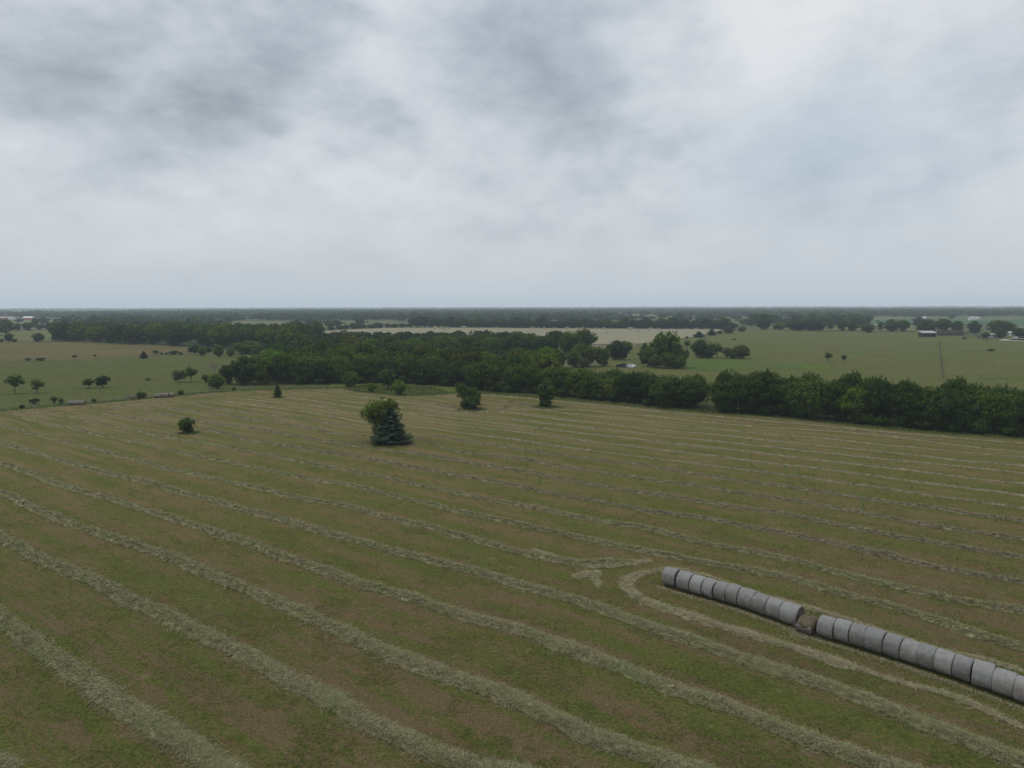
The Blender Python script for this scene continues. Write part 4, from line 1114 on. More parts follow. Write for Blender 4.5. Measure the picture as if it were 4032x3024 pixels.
# ------------------------------------------------------------------ grass and stubble in the near field
def blades(name, pts, L, W, up, label, mat, seed, lo=.2, hi=1.0, cat='grass'):
    rs = np.random.RandomState(seed); P = np.array(pts); m = len(P)
    ang = rs.uniform(0, 6.283, m); dd = np.linalg.norm(P[:, :2], axis=1)
    l = rs.uniform(.5, 1.3, m) * L; w = rs.uniform(.5, 1.3, m) * W * np.maximum(1, dd / 50)
    t = np.stack([np.cos(ang), np.sin(ang), np.full(m, up) * rs.uniform(.5, 1.5, m)], 1); b = np.stack([-np.sin(ang), np.cos(ang), np.zeros(m)], 1)
    c = P.copy()
    v = np.empty((m, 4, 3)); v[:, 0] = c; v[:, 1] = c + t * (l * .5)[:, None] + b * w[:, None]; v[:, 2] = c + t * l[:, None]; v[:, 3] = c + t * (l * .5)[:, None] - b * w[:, None]
    o = mesh_obj(name, v.reshape(-1, 3), np.arange(m * 4).reshape(m, 4), mat, None, np.repeat(rs.uniform(lo, hi, m), 4))
    return tag(o, label, cat, None, 'stuff')

gr = np.random.RandomState(2)
def sector(n, d0, d1, z=0.0, pw=1.0):
    d = d0 * (d1 / d0) ** (gr.uniform(0, 1, n) ** pw); a = gr.uniform(-.70, .70, n)
    return np.stack([d * np.sin(a), d * np.cos(a), np.full(n, z)], 1)
base = sector(330000, 30, 140)
nz = np.array([noise.noise(Vector((x * .22, y * .22, 3))) + .5 * noise.noise(Vector((x * .9, y * .9, 7))) for x, y, _ in base])
blades('green_regrowth', base[nz > .12], .16, .022, .55, 'short green regrowth between the windrows', 'grass_tuft', 3, .5, 1.0)
blades('dry_stubble', base[nz < -.15][:60000], .17, .016, .18, 'short tan stubble between the windrows', 'stubble', 4)
# tall uncut grass in the verge, in the notch and round the bushes
vg = []
vr = random.Random(9)
pts_e = [ext_l] + edge + [ext_r]
for (x0, y0), (x1, y1) in zip(pts_e, pts_e[1:]):
    L = math.hypot(x1 - x0, y1 - y0)
    if L > 150: continue
    for _ in range(int(L * 34)):
        t = vr.random(); x = x0 + (x1 - x0) * t; y = y0 + (y1 - y0) * t; r = math.hypot(x, y); o = vr.uniform(-.3, 5.5)
        vg.append((x + x / r * o, y + y / r * o, -.03))
for fr, cx, cy, R in ((f2, 820, 682, 4.0), (f2, 1253, 668, 3.4), (fC, 318, 400, 4.3), (fB, 1225, 337, 2.2), (fB, 1800, 106, 1.6)):
    x, y = at(*fr(cx, cy))
    for _ in range(700):
        a = vr.uniform(0, 6.28); r = R * math.sqrt(vr.random()) * vr.uniform(.7, 1)
        vg.append((x + r * math.cos(a) * 1.1, y + r * math.sin(a), 0))
notch = PX([(1352, 1531), (1402, 1541), (1558, 1555), (1680, 1557), (1788, 1549), (1700, 1522), (1440, 1514)])
xs = [p[0] for p in notch]; ys = [p[1] for p in notch]
for _ in range(26000):
    x = vr.uniform(min(xs), max(xs)); y = vr.uniform(min(ys), max(ys))
    if inside(notch, x, y): vg.append((x, y, -.05))
blades('verge_grass', vg, .34, .035, .5, 'tall uncut grass along the field edge and round the bushes', 'tall_grass', 5, .2, .9)

# ------------------------------------------------------------------ round bales
def bale_parts(root, r=.82, half=.6, seed=0, wrap='net', end='bale_end'):
    rs = random.Random(seed); seg = 40; prof = [(-half, r * .93), (-half * .95, r * .985), (-half * .8, r), (-half * .3, r * 1.01), (half * .3, r * 1.01), (half * .8, r), (half * .95, r * .985), (half, r * .93)]
    V = []; F = []
    for j, (x, rr) in enumerate(prof):
        for i in range(seg):
            a = 2 * math.pi * i / seg
            q = rr * (1 + .06 * noise.noise(Vector((x * 2, math.cos(a) * 2, math.sin(a) * 2 + seed * 5))))
            z = r + q * math.sin(a)
            z = max(z, .0) if z > .06 else z * .3 + .0            # flattened where it rests
            V.append((x, q * math.cos(a) * 1.01, z))
    for j in range(len(prof) - 1):
        for i in range(seg):
            a = j * seg + i; b = j * seg + (i + 1) % seg; F.append((a, b, b + seg, a + seg))
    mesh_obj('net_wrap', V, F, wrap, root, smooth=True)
    for sgn, j in ((-1, 0), (1, len(prof) - 1)):
        V2 = [V[j * seg + i] for i in range(seg)]; F2 = []
        rings = [.8, .55, .3, .1]
        for k, q in enumerate(rings):
            for i in range(seg):
                x, y, z = V[j * seg + i]
                V2.append((x + sgn * (-.035 + .05 * (1 - q)) + .012 * noise.noise(Vector((y * 6 * q, z * 6 * q, seed + sgn))), y * q, r + (z - r) * q))
        for k in range(len(rings)):
            for i in range(seg):
                a = k * seg + i; b = k * seg + (i + 1) % seg
                F2.append((a, b, b + seg, a + seg) if sgn < 0 else (a, a + seg, b + seg, b))
        F2.append(tuple(len(rings) * seg + i for i in range(seg)))
        mesh_obj('end_face', V2, F2, end, root, smooth=True)

left_px = [640, 710, 765, 818, 870, 922, 973, 1035, 1095, 1157, 1228, 1313, 1385, 1453, 1518, 1597, 1675, 1748, 1820, 1900, 1980, 2070, 2163, 2262]
bot = [(640, 338), (710, 360), (765, 377), (870, 405), (970, 436), (1095, 480), (1160, 503), (1228, 528), (1313, 565), (1385, 585), (1453, 603), (1518, 625), (1597, 650), (1675, 672), (1748, 698), (1820, 720), (1900, 748), (1980, 778), (2070, 810), (2163, 845), (2262, 882)]
def bot_y(x):
    for (a, b), (c, d) in zip(bot, bot[1:]):
        if a <= x <= c: return b + (d - b) * (x - a) / (c - a)
contact = [Vector(at(*fE(x, bot_y(x)))) for x in left_px]
ordinals = ['first', 'second', 'third', 'fourth', 'fifth', 'sixth', 'seventh', 'eighth', 'ninth', 'tenth', 'eleventh', 'twelfth', 'thirteenth', 'fourteenth', 'fifteenth', 'sixteenth', 'seventeenth', 'eighteenth', 'nineteenth', 'twentieth', 'twenty-first', 'twenty-second', 'twenty-third']
br_ = random.Random(4)
protos = []
for k in range(4):
    rt = empty('round_bale'); bale_parts(rt, .85, .6, 100 + k); protos.append([rt, False])
print('bale pitch', [(round((contact[i + 1] - contact[i]).length, 2)) for i in range(len(contact) - 1)])
axis = (contact[-1] - contact[0]).normalized()
for i in range(23):
    a, b = contact[i], contact[i + 1]; L = (b - a).length; c = (a + b) / 2
    away = c.normalized() * .25; c = c + Vector((-axis.y, axis.x)) * 0.0 + away + Vector((axis.y, -axis.x)) * (-.62)
    rz = math.atan2(axis.y, axis.x) + br_.gauss(0, .035)
    if i == 0: rz += .16; c = c - axis * .06
    if i == 10:
        # collapsed bale: wrap slipped down, rotten brown hay showing on top
        rt = empty('collapsed_bale', (c.x, c.y, 0), rz)
        seg = 34; V = []; F = []; lv = [(-.62, .78), (-.5, .86), (-.2, .92), (.2, .92), (.5, .88), (.66, .76)]
        for x, rr in lv:
            for s in range(seg):
                t = 2 * math.pi * s / seg
                q = rr * (1 + .10 * noise.noise(Vector((x * 2, math.cos(t) * 2, math.sin(t) * 2 + 9))))
                V.append((x + .06 * noise.noise(Vector((t, x * 3, 2))), q * math.cos(t) * 1.08 - .12, max(0, .68 + q * math.sin(t) * (.60 if math.sin(t) > 0 else .84))))
        for j in range(len(lv) - 1):
            for s in range(seg): p = j * seg + s; q = j * seg + (s + 1) % seg; F.append((p, q, q + seg, p + seg))
        F.append(tuple(range(seg))[::-1]); F.append(tuple((len(lv) - 1) * seg + s for s in range(seg)))
        mesh_obj('hay_body', V, F, 'rotten', rt, smooth=True)
        V = []; F = []; NX = 9; NT = 16
        for xi in range(NX):
            x = -.66 + 1.32 * xi / (NX - 1)
            for ti in range(NT):
                t = math.pi * (1.55 - (1.0 + .12 * math.sin(xi * 1.1)) * ti / (NT - 1) * .62) if True else 0
                q = .95 * (1 + .05 * noise.noise(Vector((x * 3, t * 2, 4)))) + (.06 if ti % 3 == 0 else 0)
                V.append((x, -abs(q * math.cos(t - math.pi * .5)) * 1.05 - .14 if False else q * math.cos(t) * 1.1 - .12, max(.01, .66 + q * math.sin(t) * (.55 if math.sin(t) > 0 else .82))))
        for xi in range(NX - 1):
            for ti in range(NT - 1): p = xi * NT + ti; F.append((p, p + NT, p + NT + 1, p + 1))
        mesh_obj('slipped_wrap', V, F, 'net', rt, smooth=True)
        tag(rt, 'collapsed rotting round bale with its wrap slipped down, mid row', 'hay bale')
        continue
    pr = protos[i % 4]
    if pr[1]: o = copy_tree(pr[0])
    else: o = pr[0]; pr[1] = True
    o.location = (c.x, c.y, 0); o.rotation_euler = (0, 0, rz + (math.pi if i % 3 == 1 else 0))
    o.scale = ((L - br_.choice([.0, .01, .03, .05])) / 1.2, br_.uniform(.95, 1.04), br_.uniform(.94, 1.03))
    if i == 0: o.scale = (1.02, 1, .98)
    lab = 'grey net-wrapped round bale, %s in the row counting from its far left end' % ordinals[i]
    if i == 0: lab = 'grey round bale standing slightly apart at the far left end of the row'
    if i == 9: lab = 'grey round bale just left of the collapsed one'
    if i == 11: lab = 'grey round bale just right of the collapsed one'
    if i == 22: lab = 'grey round bale cut off by the right edge of the picture'
    tag(o, lab, 'hay bale', 'row of round bales in the hay field')

lh = []
for _ in range(7000):
    q = br_.random() * (len(contact) - 1); i = int(q); p = contact[i].lerp(contact[i + 1], q - i)
    side = br_.choice([-1, 1]); o_ = Vector((-axis.y, axis.x)) * ((.15 + abs(br_.gauss(0, .3))) if side > 0 else -1.45 - abs(br_.gauss(0, .3)))
    lh.append((p.x - o_.x, p.y - o_.y, .0) if side > 0 else (p.x + o_.x * -1, p.y + o_.y * -1, .0))
for _ in range(1500):
    lh.append((contact[10].x + axis.x * .6 + br_.gauss(0, .75), contact[10].y + axis.y * .6 + br_.gauss(-.1, .75), .0))
blades('loose_hay', lh, .26, .014, .35, 'loose hay stems lying along the foot of the bale row', 'straw_thin', 14, cat='loose hay')

# old bales by the left fence
def far_bale(fr, cx, yb, wpx, hpx, label, mat, group=None, rz=0.0, proto=[{}], k=.6103):
    x, y = at(*fr(cx, yb)); w = wpx * k * y / 2795; h = hpx * k * y / 2795
    key = mat
    if key not in proto[0]:
        rt = empty('round_bale' if mat != 'old_hay' else 'old_round_bale')
        if mat == 'old_hay': bale_parts(rt, .82, .6, 55, mat, 'bale_end')
        else:
            bpy.data.objects.remove(rt)
            V = []; F = []; seg = 16; prof = [(-.62, 0), (-.6, .6), (-.55, .80), (.55, .80), (.6, .6), (.62, 0)]
            for x_, r_ in prof:
                for s in range(seg):
                    t = 2 * math.pi * s / seg; V.append((x_, r_ * math.cos(t), .8 + r_ * math.sin(t)))
            for j in range(len(prof) - 1):
                for s in range(seg): p = j * seg + s; q = j * seg + (s + 1) % seg; F.append((p, q, q + seg, p + seg))
            rt = mesh_obj('round_bale', V, F, mat, smooth=True)
        proto[0][key] = rt; o = rt
    else: o = copy_tree(proto[0][key])
    o.location = (x, y, earth(x, y) + .0); o.rotation_euler = (0, 0, rz)
    o.scale = (w / 1.2, h / 1.64, h / 1.64)
    return tag(o, label, 'hay bale', group)
far_bale(f1, 468, 728, 50, 28, 'old brown-grey bale by the left fence, left of the touching two', 'old_hay', None, .1)
far_bale(f1, 520, 727, 52, 28, 'old brown-grey bale by the left fence, right of the touching two', 'old_hay', None, .1)
far_bale(f1, 1023, 681, 40, 27, 'pinkish old bale, left of the three by the brush pile', 'old_hay', None, .12)
far_bale(f1, 1066, 679, 44, 29, 'old bale, middle of the three by the brush pile', 'old_hay', None, .12)
far_bale(f1, 1106, 676, 38, 27, 'old bale, right of the three by the brush pile', 'old_hay', None, .12)
# brush pile
x, y = at(*f1(862, 686)); mb = MB(); rr = random.Random(8)
for _ in range(110):
    a = rr.uniform(0, 6.28); l = rr.uniform(.5, 1.5); p = Vector((x + rr.gauss(0, 1.1), y + rr.gauss(0, .6), rr.uniform(.02, .6)))
    mb.tube([tuple(p), tuple(p + Vector((math.cos(a) * l, math.sin(a) * l, rr.uniform(-.1, .5))))], [.045, .02], 4)
tag(mb.build('brush_pile', 'bark_pale'), 'heap of grey dead branches by the left fence', 'brush pile')

# fresh bales lying in the pale field
FB = [(fM, 1345, 236), (fM, 1532, 236), (fM, 1527, 243), (fM, 1577, 243), (fM, 1603, 251), (fM, 1643, 248), (fM, 1763, 236), (fM, 1780, 236),
      (fQ, 497, 248), (fQ, 613, 270), (fQ, 676, 251), (fQ, 808, 247), (fQ, 836, 281), (fQ, 1023, 254), (fQ, 1101, 265), (fQ, 1185, 264), (fQ, 1270, 254), (fQ, 1422, 268), (fQ, 307, 240)]
order = sorted(range(len(FB)), key=lambda i: FB[i][0](FB[i][1], 0)[0])
names_ = ['first', 'second', 'third', 'fourth', 'fifth', 'sixth', 'seventh', 'eighth', 'ninth', 'tenth', 'eleventh', 'twelfth', 'thirteenth', 'fourteenth', 'fifteenth', 'sixteenth', 'seventeenth', 'eighteenth', 'last']
for rank, i in enumerate(order):
    fr, cx, yb = FB[i]
    o = far_bale(fr, cx, yb + 1, 16, 15, 'small pale round bale lying in the pale field, %s from the left' % names_[rank], 'fresh_hay', 'round bales scattered in the pale field', br_.uniform(-.6, .6), k=.4666)

# ------------------------------------------------------------------ fences
def fence(pts, label, name='wire_fence', h=1.2, step=5.0, rails=4, thick=.05, mat='wood_post', rail_r=.012):
    root = empty(name, (pts[0][0], pts[0][1], 0)); P = []
    ox, oy = pts[0]
    for (x0, y0), (x1, y1) in zip(pts, pts[1:]):
        L = math.hypot(x1 - x0, y1 - y0); n = max(1, int(L / step))
        for i in range(n): P.append((x0 + (x1 - x0) * i / n, y0 + (y1 - y0) * i / n))
    P.append(pts[-1])
    first = None
    for j, (x, y) in enumerate(P[:100]):
        if first is None:
            mb = MB(); mb.tube([(0, 0, -.3), (0, 0, h)], [thick, thick * .9], 6); first = mb.build('post', mat, root); o = first
        else: o = first.copy(); C.objects.link(o); o.parent = root
        o.location = (x - ox, y - oy, earth(x, y)); o.rotation_euler = (rnd.gauss(0, .03), rnd.gauss(0, .03), 0)
    mb = MB()
    for r in range(rails):
        z = h * (r + .8) / (rails + .2)
        mb.tube([(x - ox, y - oy, z + earth(x, y)) for x, y in P], [rail_r] * len(P), 4, False)
    mb.build('wire' if rail_r < .03 else 'rail', 'steel' if rail_r < .03 else mat, root)
    return tag(root, label, 'fence')
fence(G(f1, [(-60, 752), (250, 733), (560, 714), (900, 684), (1200, 655), (1500, 632), (1640, 622)]), 'low wire fence along the left edge of the hay field')
fence(G(fR, [(1497, 346), (1505, 450), (1518, 560), (1530, 668)]), 'dark wire fence running straight across the right pasture', step=3.2, h=1.3, thick=.11, rail_r=.03)
fence(G(f1, [(-60, 452), (350, 439), (700, 425), (1000, 407), (1220, 400)]), 'thin fence between the green and reddish fields', step=9, thick=.06)
fence(G(fR, [(1510, 303), (1690, 303), (1750, 272), (1850, 330), (1910, 345)]), 'grey rail corral fence beside the dark shed', 'corral_fence', 1.6, 3.0, 4, .10, 'wood_post', .05)
# weeds in the corral
cw = []
for _ in range(2600):
    x, y = at(*fR(vr.uniform(1480, 1695), vr.uniform(287, 303))); cw.append((x, y, earth(x, y)))
blades('corral_weeds', cw, 1.2, .02, 2.2, 'tall mauve-grey weeds in the corral beside the shed', 'mauve_weeds', 12, cat='weeds')

# ------------------------------------------------------------------ buildings
def frame_at(fr, x0, x1, yb):
    a = Vector(at(*fr(x0, yb))); b = Vector(at(*fr(x1, yb))); c = (a + b) / 2
    return c, (b - a).length, math.atan2(b.y - a.y, b.x - a.x)
# open shed
c, W, rz = frame_at(fR, 1355, 1470, 315)
t = empty('pole_shed', (c.x, c.y, earth(*c)), rz); w = W / 2; D = 7.0; h = 3.3
mb = MB(); mb.box(-w, w, D - .15, D, 0, h); mb.build('back_wall', 'dark_wall', t)
for x in (-w, w - .12):
    mb = MB(); mb.box(x, x + .12, 0, D - .16, 0, h); mb.build('side_wall', 'dark_wall', t)
for i in range(4):
    x = -w + .3 + (2 * w - .6) * i / 3
    mb = MB(); mb.box(x - .12, x + .12, -.05, .15, 0, h - .02); mb.build('post', 'wood_post', t)
mb = MB()
mb.v = [(-w - .5, -.8, h - .05), (w + .5, -.8, h - .05), (w + .5, D + .5, h + 1.5), (-w - .5, D + .5, h + 1.5), (-w - .5, -.8, h + .08), (w + .5, -.8, h + .08), (w + .5, D + .5, h + 1.63), (-w - .5, D + .5, h + 1.63)]
mb.f = [(0, 3, 2, 1), (4, 5, 6, 7), (0, 1, 5, 4), (1, 2, 6, 5), (2, 3, 7, 6), (3, 0, 4, 7)]
mb.build('roof', 'tin', t)
mb = MB(); mb.box(-w + .3, w - .3, 2, D - .3, .02, 2.3); mb.build('shade_block', 'dark_in', t)  # near-black block added to stand for the shade inside the shed
mb = MB(); mb.box(-w * .8, -w * .3, .5, 1.0, .4, .7); mb.box(-w * .1, w * .3, .5, 1.0, .4, .7); mb.build('feed_trough', 'steel', t)
tag(t, 'dark open-fronted farm shed with a pale tin roof in the right pasture', 'shed')

def house(fr, x0, x1, yb, h, D, roofh, wall, roof, label, name='farm_building', cat='building', windows=2, ridge=True):
    c, W, rz = frame_at(fr, x0, x1, yb); w = W / 2
    t = empty(name, (c.x, c.y, earth(*c)), rz)
    mb = MB(); mb.box(-w, w, 0, D, -.3, h); mb.build('wall', wall, t)
    mb = MB(); e = .3
    mb.v = [(-w - e, -e, h), (w + e, -e, h), (w + e, D + e, h), (-w - e, D + e, h), (-w - e, D / 2, h + roofh), (w + e, D / 2, h + roofh)]
    mb.f = [(0, 1, 5, 4), (2, 3, 4, 5), (0, 4, 3), (1, 2, 5), (0, 3, 2, 1)]
    mb.build('roof', roof, t)
    for i in range(windows):
        x = -w + 2 * w * (i + .5) / windows
        mb = MB(); mb.box(x - .6, x + .6, -.06, -.003, h * .35, h * .8); mb.build('window', 'glass', t)
    mb = MB(); mb.box(w * .55, w * .55 + 1.0, -.07, -.003, 0, 2.1); mb.build('door', 'dark_wall', t)
    return tag(t, label, cat)
house(fR, 1912, 1968, 318, 2.6, 4, .5, 'white', 'tin', 'low white outbuilding beside a small round tree')
house(fR, 2068, 2122, 304, 2.8, 5, .6, 'white', 'white', 'small white house partly behind trees on the right')
house(fR, 1760, 1842, 172, 3.5, 9, 2.5, 'white', 'tin', 'long pale barn beyond the green crop field', windows=3)
house(fR, 1362, 1388, 168, 3.5, 6, 1.5, 'white', 'white', 'small white building beyond the green crop field')
house(f0, 190, 266, 170, 4.0, 10, 3.2, 'red', 'white', 'red barn with a white roof in the far left distance', name='barn', cat='barn', windows=3)
house(f0, 1040, 1102, 178, 3.2, 9, 2.0, 'white', 'white', 'white-roofed shed behind the big wood on the left')
house(f0, 62, 108, 166, 3.5, 8, 2.0, 'white', 'tin', 'pale farm building left of the red barn')
house(f0, -10, 40, 166, 3.5, 8, 2.0, 'red', 'tin', 'dull red farm building at the far left edge of the view')
for i, (x0, x1, y) in enumerate([(680, 790, 95), (745, 870, 82), (1090, 1135, 97)]):
    house(fQ, x0, x1, y + 1, 9 if i == 1 else 7, 60, 3, 'white', 'white', ['long white warehouse on the horizon, nearer one at left', 'long white warehouse on the horizon, farthest one', 'pale warehouse on the horizon, right one'][i], 'warehouse', 'warehouse', 4)

def pole(fr, x, yb, yt, label, arm=True):
    X, Yb = fr(x, yb); gx, gy = at(X, Yb); h = height_at(X, fr(x, yt)[1], gx, gy)
    t = empty('utility_pole', (gx, gy, earth(gx, gy)))
    mb = MB(); mb.tube([(0, 0, -.3), (0, 0, h)], [.17, .11], 8); mb.build('pole', 'wood_post', t)
    if arm: mb = MB(); mb.box(-1.1, 1.1, -.17, -.06, h - .8, h - .62); mb.build('crossarm', 'wood_post', t)
    return tag(t, label, 'utility pole')
pole(fR, 1917, 302, 238, 'pale utility pole above the low white outbuilding')
pole(fR, 2128, 232, 168, 'utility pole at the right edge of the crop field, left one')
pole(fR, 2150, 232, 172, 'utility pole at the right edge of the crop field, right one')
pole(fR, 1030, 320, 306, 'short lone post in the right pasture', False)

def mast(fr, x, yt, dist, label):
    X, _ = fr(x, 0); r = ray(X, 1206); k = dist / math.hypot(r[0], r[1]); gx, gy = r[0] * k, r[1] * k
    h = height_at(X, fr(x, yt)[1], gx, gy)
    t = empty('radio_mast', (gx, gy, earth(gx, gy))); mb = MB(); s = 1.1
    for a in range(3):
        x_, y_ = s * math.cos(a * 2.094), s * math.sin(a * 2.094); mb.tube([(x_, y_, 0), (x_, y_, h)], [.25, .25], 4)
    mb.build('lattice', 'steel', t)
    mb = MB(); mb.tube([(0, 0, h), (0, 0, h + 5)], [.2, .1], 4); mb.build('antenna', 'steel', t)
    return tag(t, label, 'radio mast')
mast(fM, 1562, 5, 6000, 'tall thin radio mast on the horizon, left one')
mast(fQ, 359, 28, 6500, 'thin radio mast on the horizon, middle one')
mast(fQ, 455, 62, 7000, 'short radio mast on the horizon, right one')
r = ray(fM(2055, 0)[0], 1206); k = 6500 / math.hypot(r[0], r[1]); gx, gy = r[0] * k, r[1] * k
t = empty('water_tower', (gx, gy, earth(gx, gy))); h = height_at(fM(2055, 0)[0], fM(0, 57)[1], gx, gy)
mb = MB(); mb.tube([(0, 0, 0), (0, 0, h - 8)], [2.0, 1.6], 10); mb.build('column', 'white', t)
mb = MB(); mb.tube([(0, 0, h - 9), (0, 0, h - 6), (0, 0, h - 2), (0, 0, h)], [2, 9, 9, 3], 18); mb.build('tank', 'white', t, True)
tag(t, 'white water tower just above the horizon', 'water tower')

# ------------------------------------------------------------------ parked cars
def car(fr, x, yb, mat, rz, label):
    gx, gy = at(*fr(x, yb)); t = empty('parked_car', (gx, gy, earth(gx, gy) + .03), rz)
    prof = [(-2.2, .45), (-2.15, .85), (-1.2, .98), (-.6, 1.42), (1.1, 1.45), (1.9, 1.0), (2.2, .9), (2.25, .45)]
    V = []; F = []
    for y_, ins in ((-.88, 0), (-.8, 1), (.8, 1), (.88, 0)):
        for px, pz in prof: V.append((px * (1 if ins else .98), y_ * (1 if pz < 1.1 else .82), pz if ins else pz - .04))
    n_ = len(prof)
    for j in range(3):
        for i in range(n_ - 1): F.append((j * n_ + i, j * n_ + i + 1, (j + 1) * n_ + i + 1, (j + 1) * n_ + i))
    F.append(tuple(range(n_))); F.append(tuple(3 * n_ + i for i in range(n_))[::-1])
    F.append((0, n_ * 3, n_ * 4 - 1, n_ - 1))
    mesh_obj('body', V, F, mat, t)
    for s in (-1, 1):
        mesh_obj('window', [(-.95, s * .80, 1.0), (1.5, s * .80, 1.02), (1.05, s * .735, 1.36), (-.58, s * .735, 1.34)], [(0, 1, 2, 3)], 'glass', t)
        for wx in (-1.4, 1.4):
            mb = MB(); mb.tube([(wx, s * .72, .33), (wx, s * .93, .33)], [.34, .34], 14); mb.build('wheel', 'rubber', t)
    mesh_obj('windscreen', [(-1.17, -.66, 1.03), (-1.17, .66, 1.03), (-.66, .6, 1.42), (-.66, -.6, 1.42)], [(0, 1, 2, 3)], 'glass', t)
    return tag(t, label, 'car')
car(fR, 2140, 328, 'car_white', .2, 'white car parked under the dark tree on the right')
car(fR, 2200, 326, 'car_dark', .1, 'dark car parked right of the white one')
car(fR, 2190, 290, 'car_white', .3, 'white car farther back among the farmyard trees')

# ------------------------------------------------------------------ haze: a thin bank of moist air over the countryside
def haze_box():
    mb = MB(); mb.box(-33000, 33000, -33000, 33000, -90, 140)
    m, nt = new_mat('summer_haze'); k = N(nt)
    ab = k.n('ShaderNodeVolumeAbsorption'); em = k.n('ShaderNodeEmission')
    rate = 1.3e-4
    ab.inputs['Color'].default_value = (0, 0, 0, 1); ab.inputs['Density'].default_value = rate
    em.inputs['Color'].default_value = (.455, .54, .61, 1); em.inputs['Strength'].default_value = rate  # self-glow stands in for daylight scattered by the haze
    ad = k.n('ShaderNodeAddShader'); k.l(ab.outputs[0], ad.inputs[0]); k.l(em.outputs[0], ad.inputs[1])
    o = k.n('ShaderNodeOutputMaterial'); k.l(ad.outputs[0], o.inputs['Volume'])
    ob = mb.build('haze', m)
    tag(ob, kind='structure')
    return ob
haze_box()

# ------------------------------------------------------------------ sky and light
SUN_EL, SUN_AZ = 58.0, -60.0     # azimuth from +Y toward +X
w = bpy.data.worlds.new('World'); scene.world = w; w.use_nodes = True
nt = w.node_tree; nt.nodes.clear(); k = N(nt)
sky = k.n('ShaderNodeTexSky', sky_type='NISHITA'); sky.sun_disc = False
sky.sun_elevation = math.radians(SUN_EL); sky.sun_rotation = math.radians(SUN_AZ); sky.air_density = 1.5; sky.dust_density = 3
dirv = k.n('ShaderNodeTexCoord').outputs['Generated']
sep = k.n('ShaderNodeSeparateXYZ'); k.l(dirv, sep.inputs[0])
az = k.math('ARCTAN2', sep.outputs[0], sep.outputs[1])
el = k.math('ARCSINE', sep.outputs[2])
# clouds drift in a layer: stretch with a softened perspective
den = k.math('ADD', k.math('MAXIMUM', sep.outputs[2], 0), .50)
cx = k.math('DIVIDE', sep.outputs[0], den); cy = k.math('DIVIDE', sep.outputs[1], den)
cv = k.n('ShaderNodeCombineXYZ'); k.put(az, cv.inputs[0]); k.put(k.math('MULTIPLY', el, 1.75), cv.inputs[1])
cl = k.mapping(cv.outputs[0], rot=(0, 0, -.35), loc=(4.3, 1.4, 0))
n1 = k.noise(cl, 3.4, 3, .45, .1); n2 = k.noise(cl, 8.5, 4, .45, .15); n3 = k.noise(cl, 24.0, 5, .55, .2)
f = k.math('ADD', k.math('MULTIPLY', n1, .52), k.math('MULTIPLY', n2, .34))
f = k.math('ADD', f, k.math('MULTIPLY', k.math('SUBTRACT', n3, .2), .20))
f = k.math('ADD', k.math('MULTIPLY', k.math('SUBTRACT', f, .515), 1.2), .535)
# broad light and dark masses of this sky, warped by the noise (azimuth, elevation in radians)
wu = k.math('ADD', az, k.math('MULTIPLY', k.math('SUBTRACT', n2, .5), .20))
wv = k.math('ADD', el, k.math('MULTIPLY', k.math('SUBTRACT', k.noise(cl, 5.0, 4, .5, .2), .5), .14))
def blobf(u0, v0, a, b, rot=0.0):
    du = k.math('SUBTRACT', wu, u0); dv = k.math('SUBTRACT', wv, v0)
    c_, s_ = math.cos(rot), math.sin(rot)
    p = k.math('ADD', k.math('MULTIPLY', du, c_ / a), k.math('MULTIPLY', dv, s_ / a))
    q = k.math('ADD', k.math('MULTIPLY', du, -s_ / b), k.math('MULTIPLY', dv, c_ / b))
    r2 = k.math('ADD', k.math('MULTIPLY', p, p), k.math('MULTIPLY', q, q))
    return k.math('EXPONENT', k.math('MULTIPLY', r2, -1.0))
def pxdir(x, y):
    r = ray(x * 1.8228, y * 1.8228); return math.atan2(r[0], r[1]), math.asin(r[2] / math.sqrt(sum(c * c for c in r)))
BL = [  # centre in the 2212-wide photo, radii (rad), tilt, strength
 (60, 90, .18, .11, 0, -.22), (180, 200, .22, .07, .1, -.20), (285, 385, .085, .035, .1, -.30), (400, 330, .12, .05, .3, -.10), (400, 10, .14, .05, 0, -.20),
 (660, 60, .13, .07, -.2, -.24), (1080, 160, .15, .07, -.1, -.20), (1300, 50, .20, .06, -.1, -.18), (1250, 270, .10, .05, .4, -.20), (1020, 385, .09, .025, 0, -.16), (1350, 350, .10, .03, .3, -.06),
 (850, 60, .05, .12, .3, .18), (860, 200, .08, .09, .9, .10), (560, 130, .12, .05, -.6, .10), (120, 330, .14, .05, .2, .20), (1050, 265, .12, .03, .1, .10), (800, 290, .12, .025, .1, .10),
 (1500, 130, .05, .10, -.7, .18), (1690, 60, .10, .07, .4, .22), (1600, 250, .12, .03, .7, .12), (2000, 80, .16, .09, .4, .20), (2180, 330, .10, .05, .5, .18), (1430, 400, .14, .03, .3, .13), (720, 410, .08, .025, .2, .10), (1000, 435, .07, .015, 0, .10),
 (1820, 440, .03, .014, .4, .06), (850, 500, .22, .02, .05, -.05), (1150, 480, .16, .015, .15, -.05), (330, 470, .2, .03, 0, .05), (620, 230, .14, .04, -.3, -.10), (1860, 330, .2, .06, .3, -.06), (1850, 60, .03, .06, -.7, -.14)]
for x, y, a, b, rot, s in BL:
    u0, v0 = pxdir(x, y)
    f = k.math('ADD', f, k.math('MULTIPLY', blobf(u0, v0, a, b, rot), s * .56))
cr_ = k.n('ShaderNodeValToRGB'); k.l(f, cr_.inputs[0])
E_ = cr_.color_ramp.elements
E_[0].position = .16; E_[0].color = (.30, .345, .395, 1)
E_[1].position = .78; E_[1].color = (.84, .85, .86, 1)
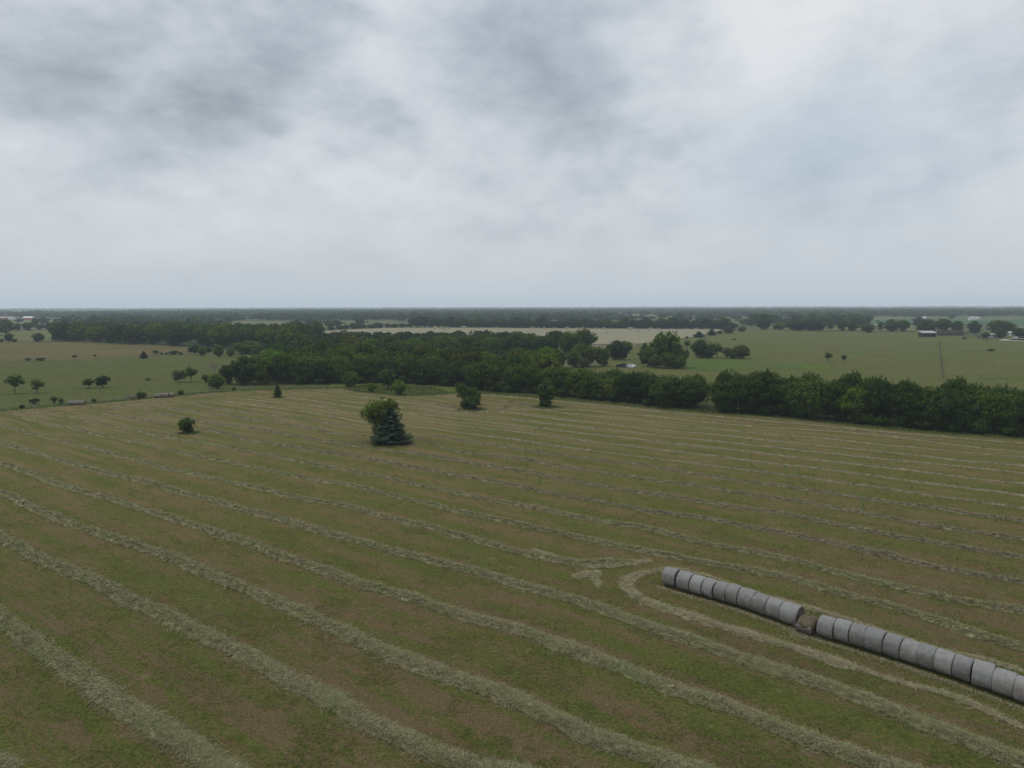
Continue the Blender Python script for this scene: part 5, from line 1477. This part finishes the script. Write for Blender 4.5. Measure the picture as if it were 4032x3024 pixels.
for pos, col in ((.34, (.475, .525, .585, 1)), (.46, (.60, .64, .695, 1)), (.58, (.70, .735, .765, 1))):
    e = E_.new(pos); e.color = col
cloud = cr_.outputs[0]
# calmer and greyer toward the horizon
hz = k.ramp(el, .0, .20, 1.0, .0)
cloud = k.mix(k.math('MULTIPLY', hz, .85), cloud, (.60, .645, .695))
bl_u, bl_v = pxdir(1800, 330)
cloud = k.mix(k.math('MULTIPLY', blobf(bl_u, bl_v, .16, .10), .5), cloud, (.47, .575, .70))
bl_u, bl_v = pxdir(1250, 120)
cloud = k.mix(k.math('MULTIPLY', blobf(bl_u, bl_v, .28, .10), .22), cloud, (.51, .585, .655))
# brighter overcast overhead
cloud = k.scale(cloud, k.ramp(sep.outputs[2], .42, .95, 1.0, 1.15))
nsk = k.scale(sky.outputs[0], .10)
mixc = k.mix(.93, nsk, cloud)
low = k.mix(k.ramp(sep.outputs[2], -.02, .0), (.10, .11, .09), mixc)
bg = k.n('ShaderNodeBackground'); k.l(low, bg.inputs[0]); bg.inputs[1].default_value = 1.0
o = k.n('ShaderNodeOutputWorld'); k.l(bg.outputs[0], o.inputs[0])
w.cycles.sampling_method = 'MANUAL'; w.cycles.sample_map_resolution = 512

sd = bpy.data.lights.new('Sun', 'SUN'); sd.energy = .7; sd.angle = math.radians(14); sd.color = (1, .965, .91)
so = bpy.data.objects.new('Sun', sd); C.objects.link(so)
a, e = math.radians(SUN_AZ), math.radians(SUN_EL)
sv = Vector((math.sin(a) * math.cos(e), math.cos(a) * math.cos(e), math.sin(e)))
so.rotation_euler = (sv).to_track_quat('Z', 'Y').to_euler()

# ------------------------------------------------------------------ camera
cd = bpy.data.cameras.new('Camera'); cam = bpy.data.objects.new('Camera', cd); C.objects.link(cam)
cd.sensor_width = 36; cd.lens = 36 * FOC; cd.clip_start = .5; cd.clip_end = 60000
right = Vector((cr, -sr * sa, -sr * ca)); up = Vector((sr, cr * sa, cr * ca)); back = -Vector((0, ca, -sa))
cam.matrix_world = Matrix(((right.x, up.x, back.x, 0), (right.y, up.y, back.y, 0), (right.z, up.z, back.z, H), (0, 0, 0, 1)))
scene.camera = cam

# unused masters never placed
for kd, (root, Hh, R, used) in PROTO.items():
    if not used[0]:
        for ch in list(root.children): bpy.data.objects.remove(ch)
        bpy.data.objects.remove(root)

scene.view_settings.view_transform = 'Standard'; scene.view_settings.look = 'None'; scene.view_settings.exposure = 0
scene.cycles.max_bounces = 5; scene.cycles.diffuse_bounces = 2; scene.cycles.transmission_bounces = 3; scene.cycles.volume_bounces = 0
from collections import Counter
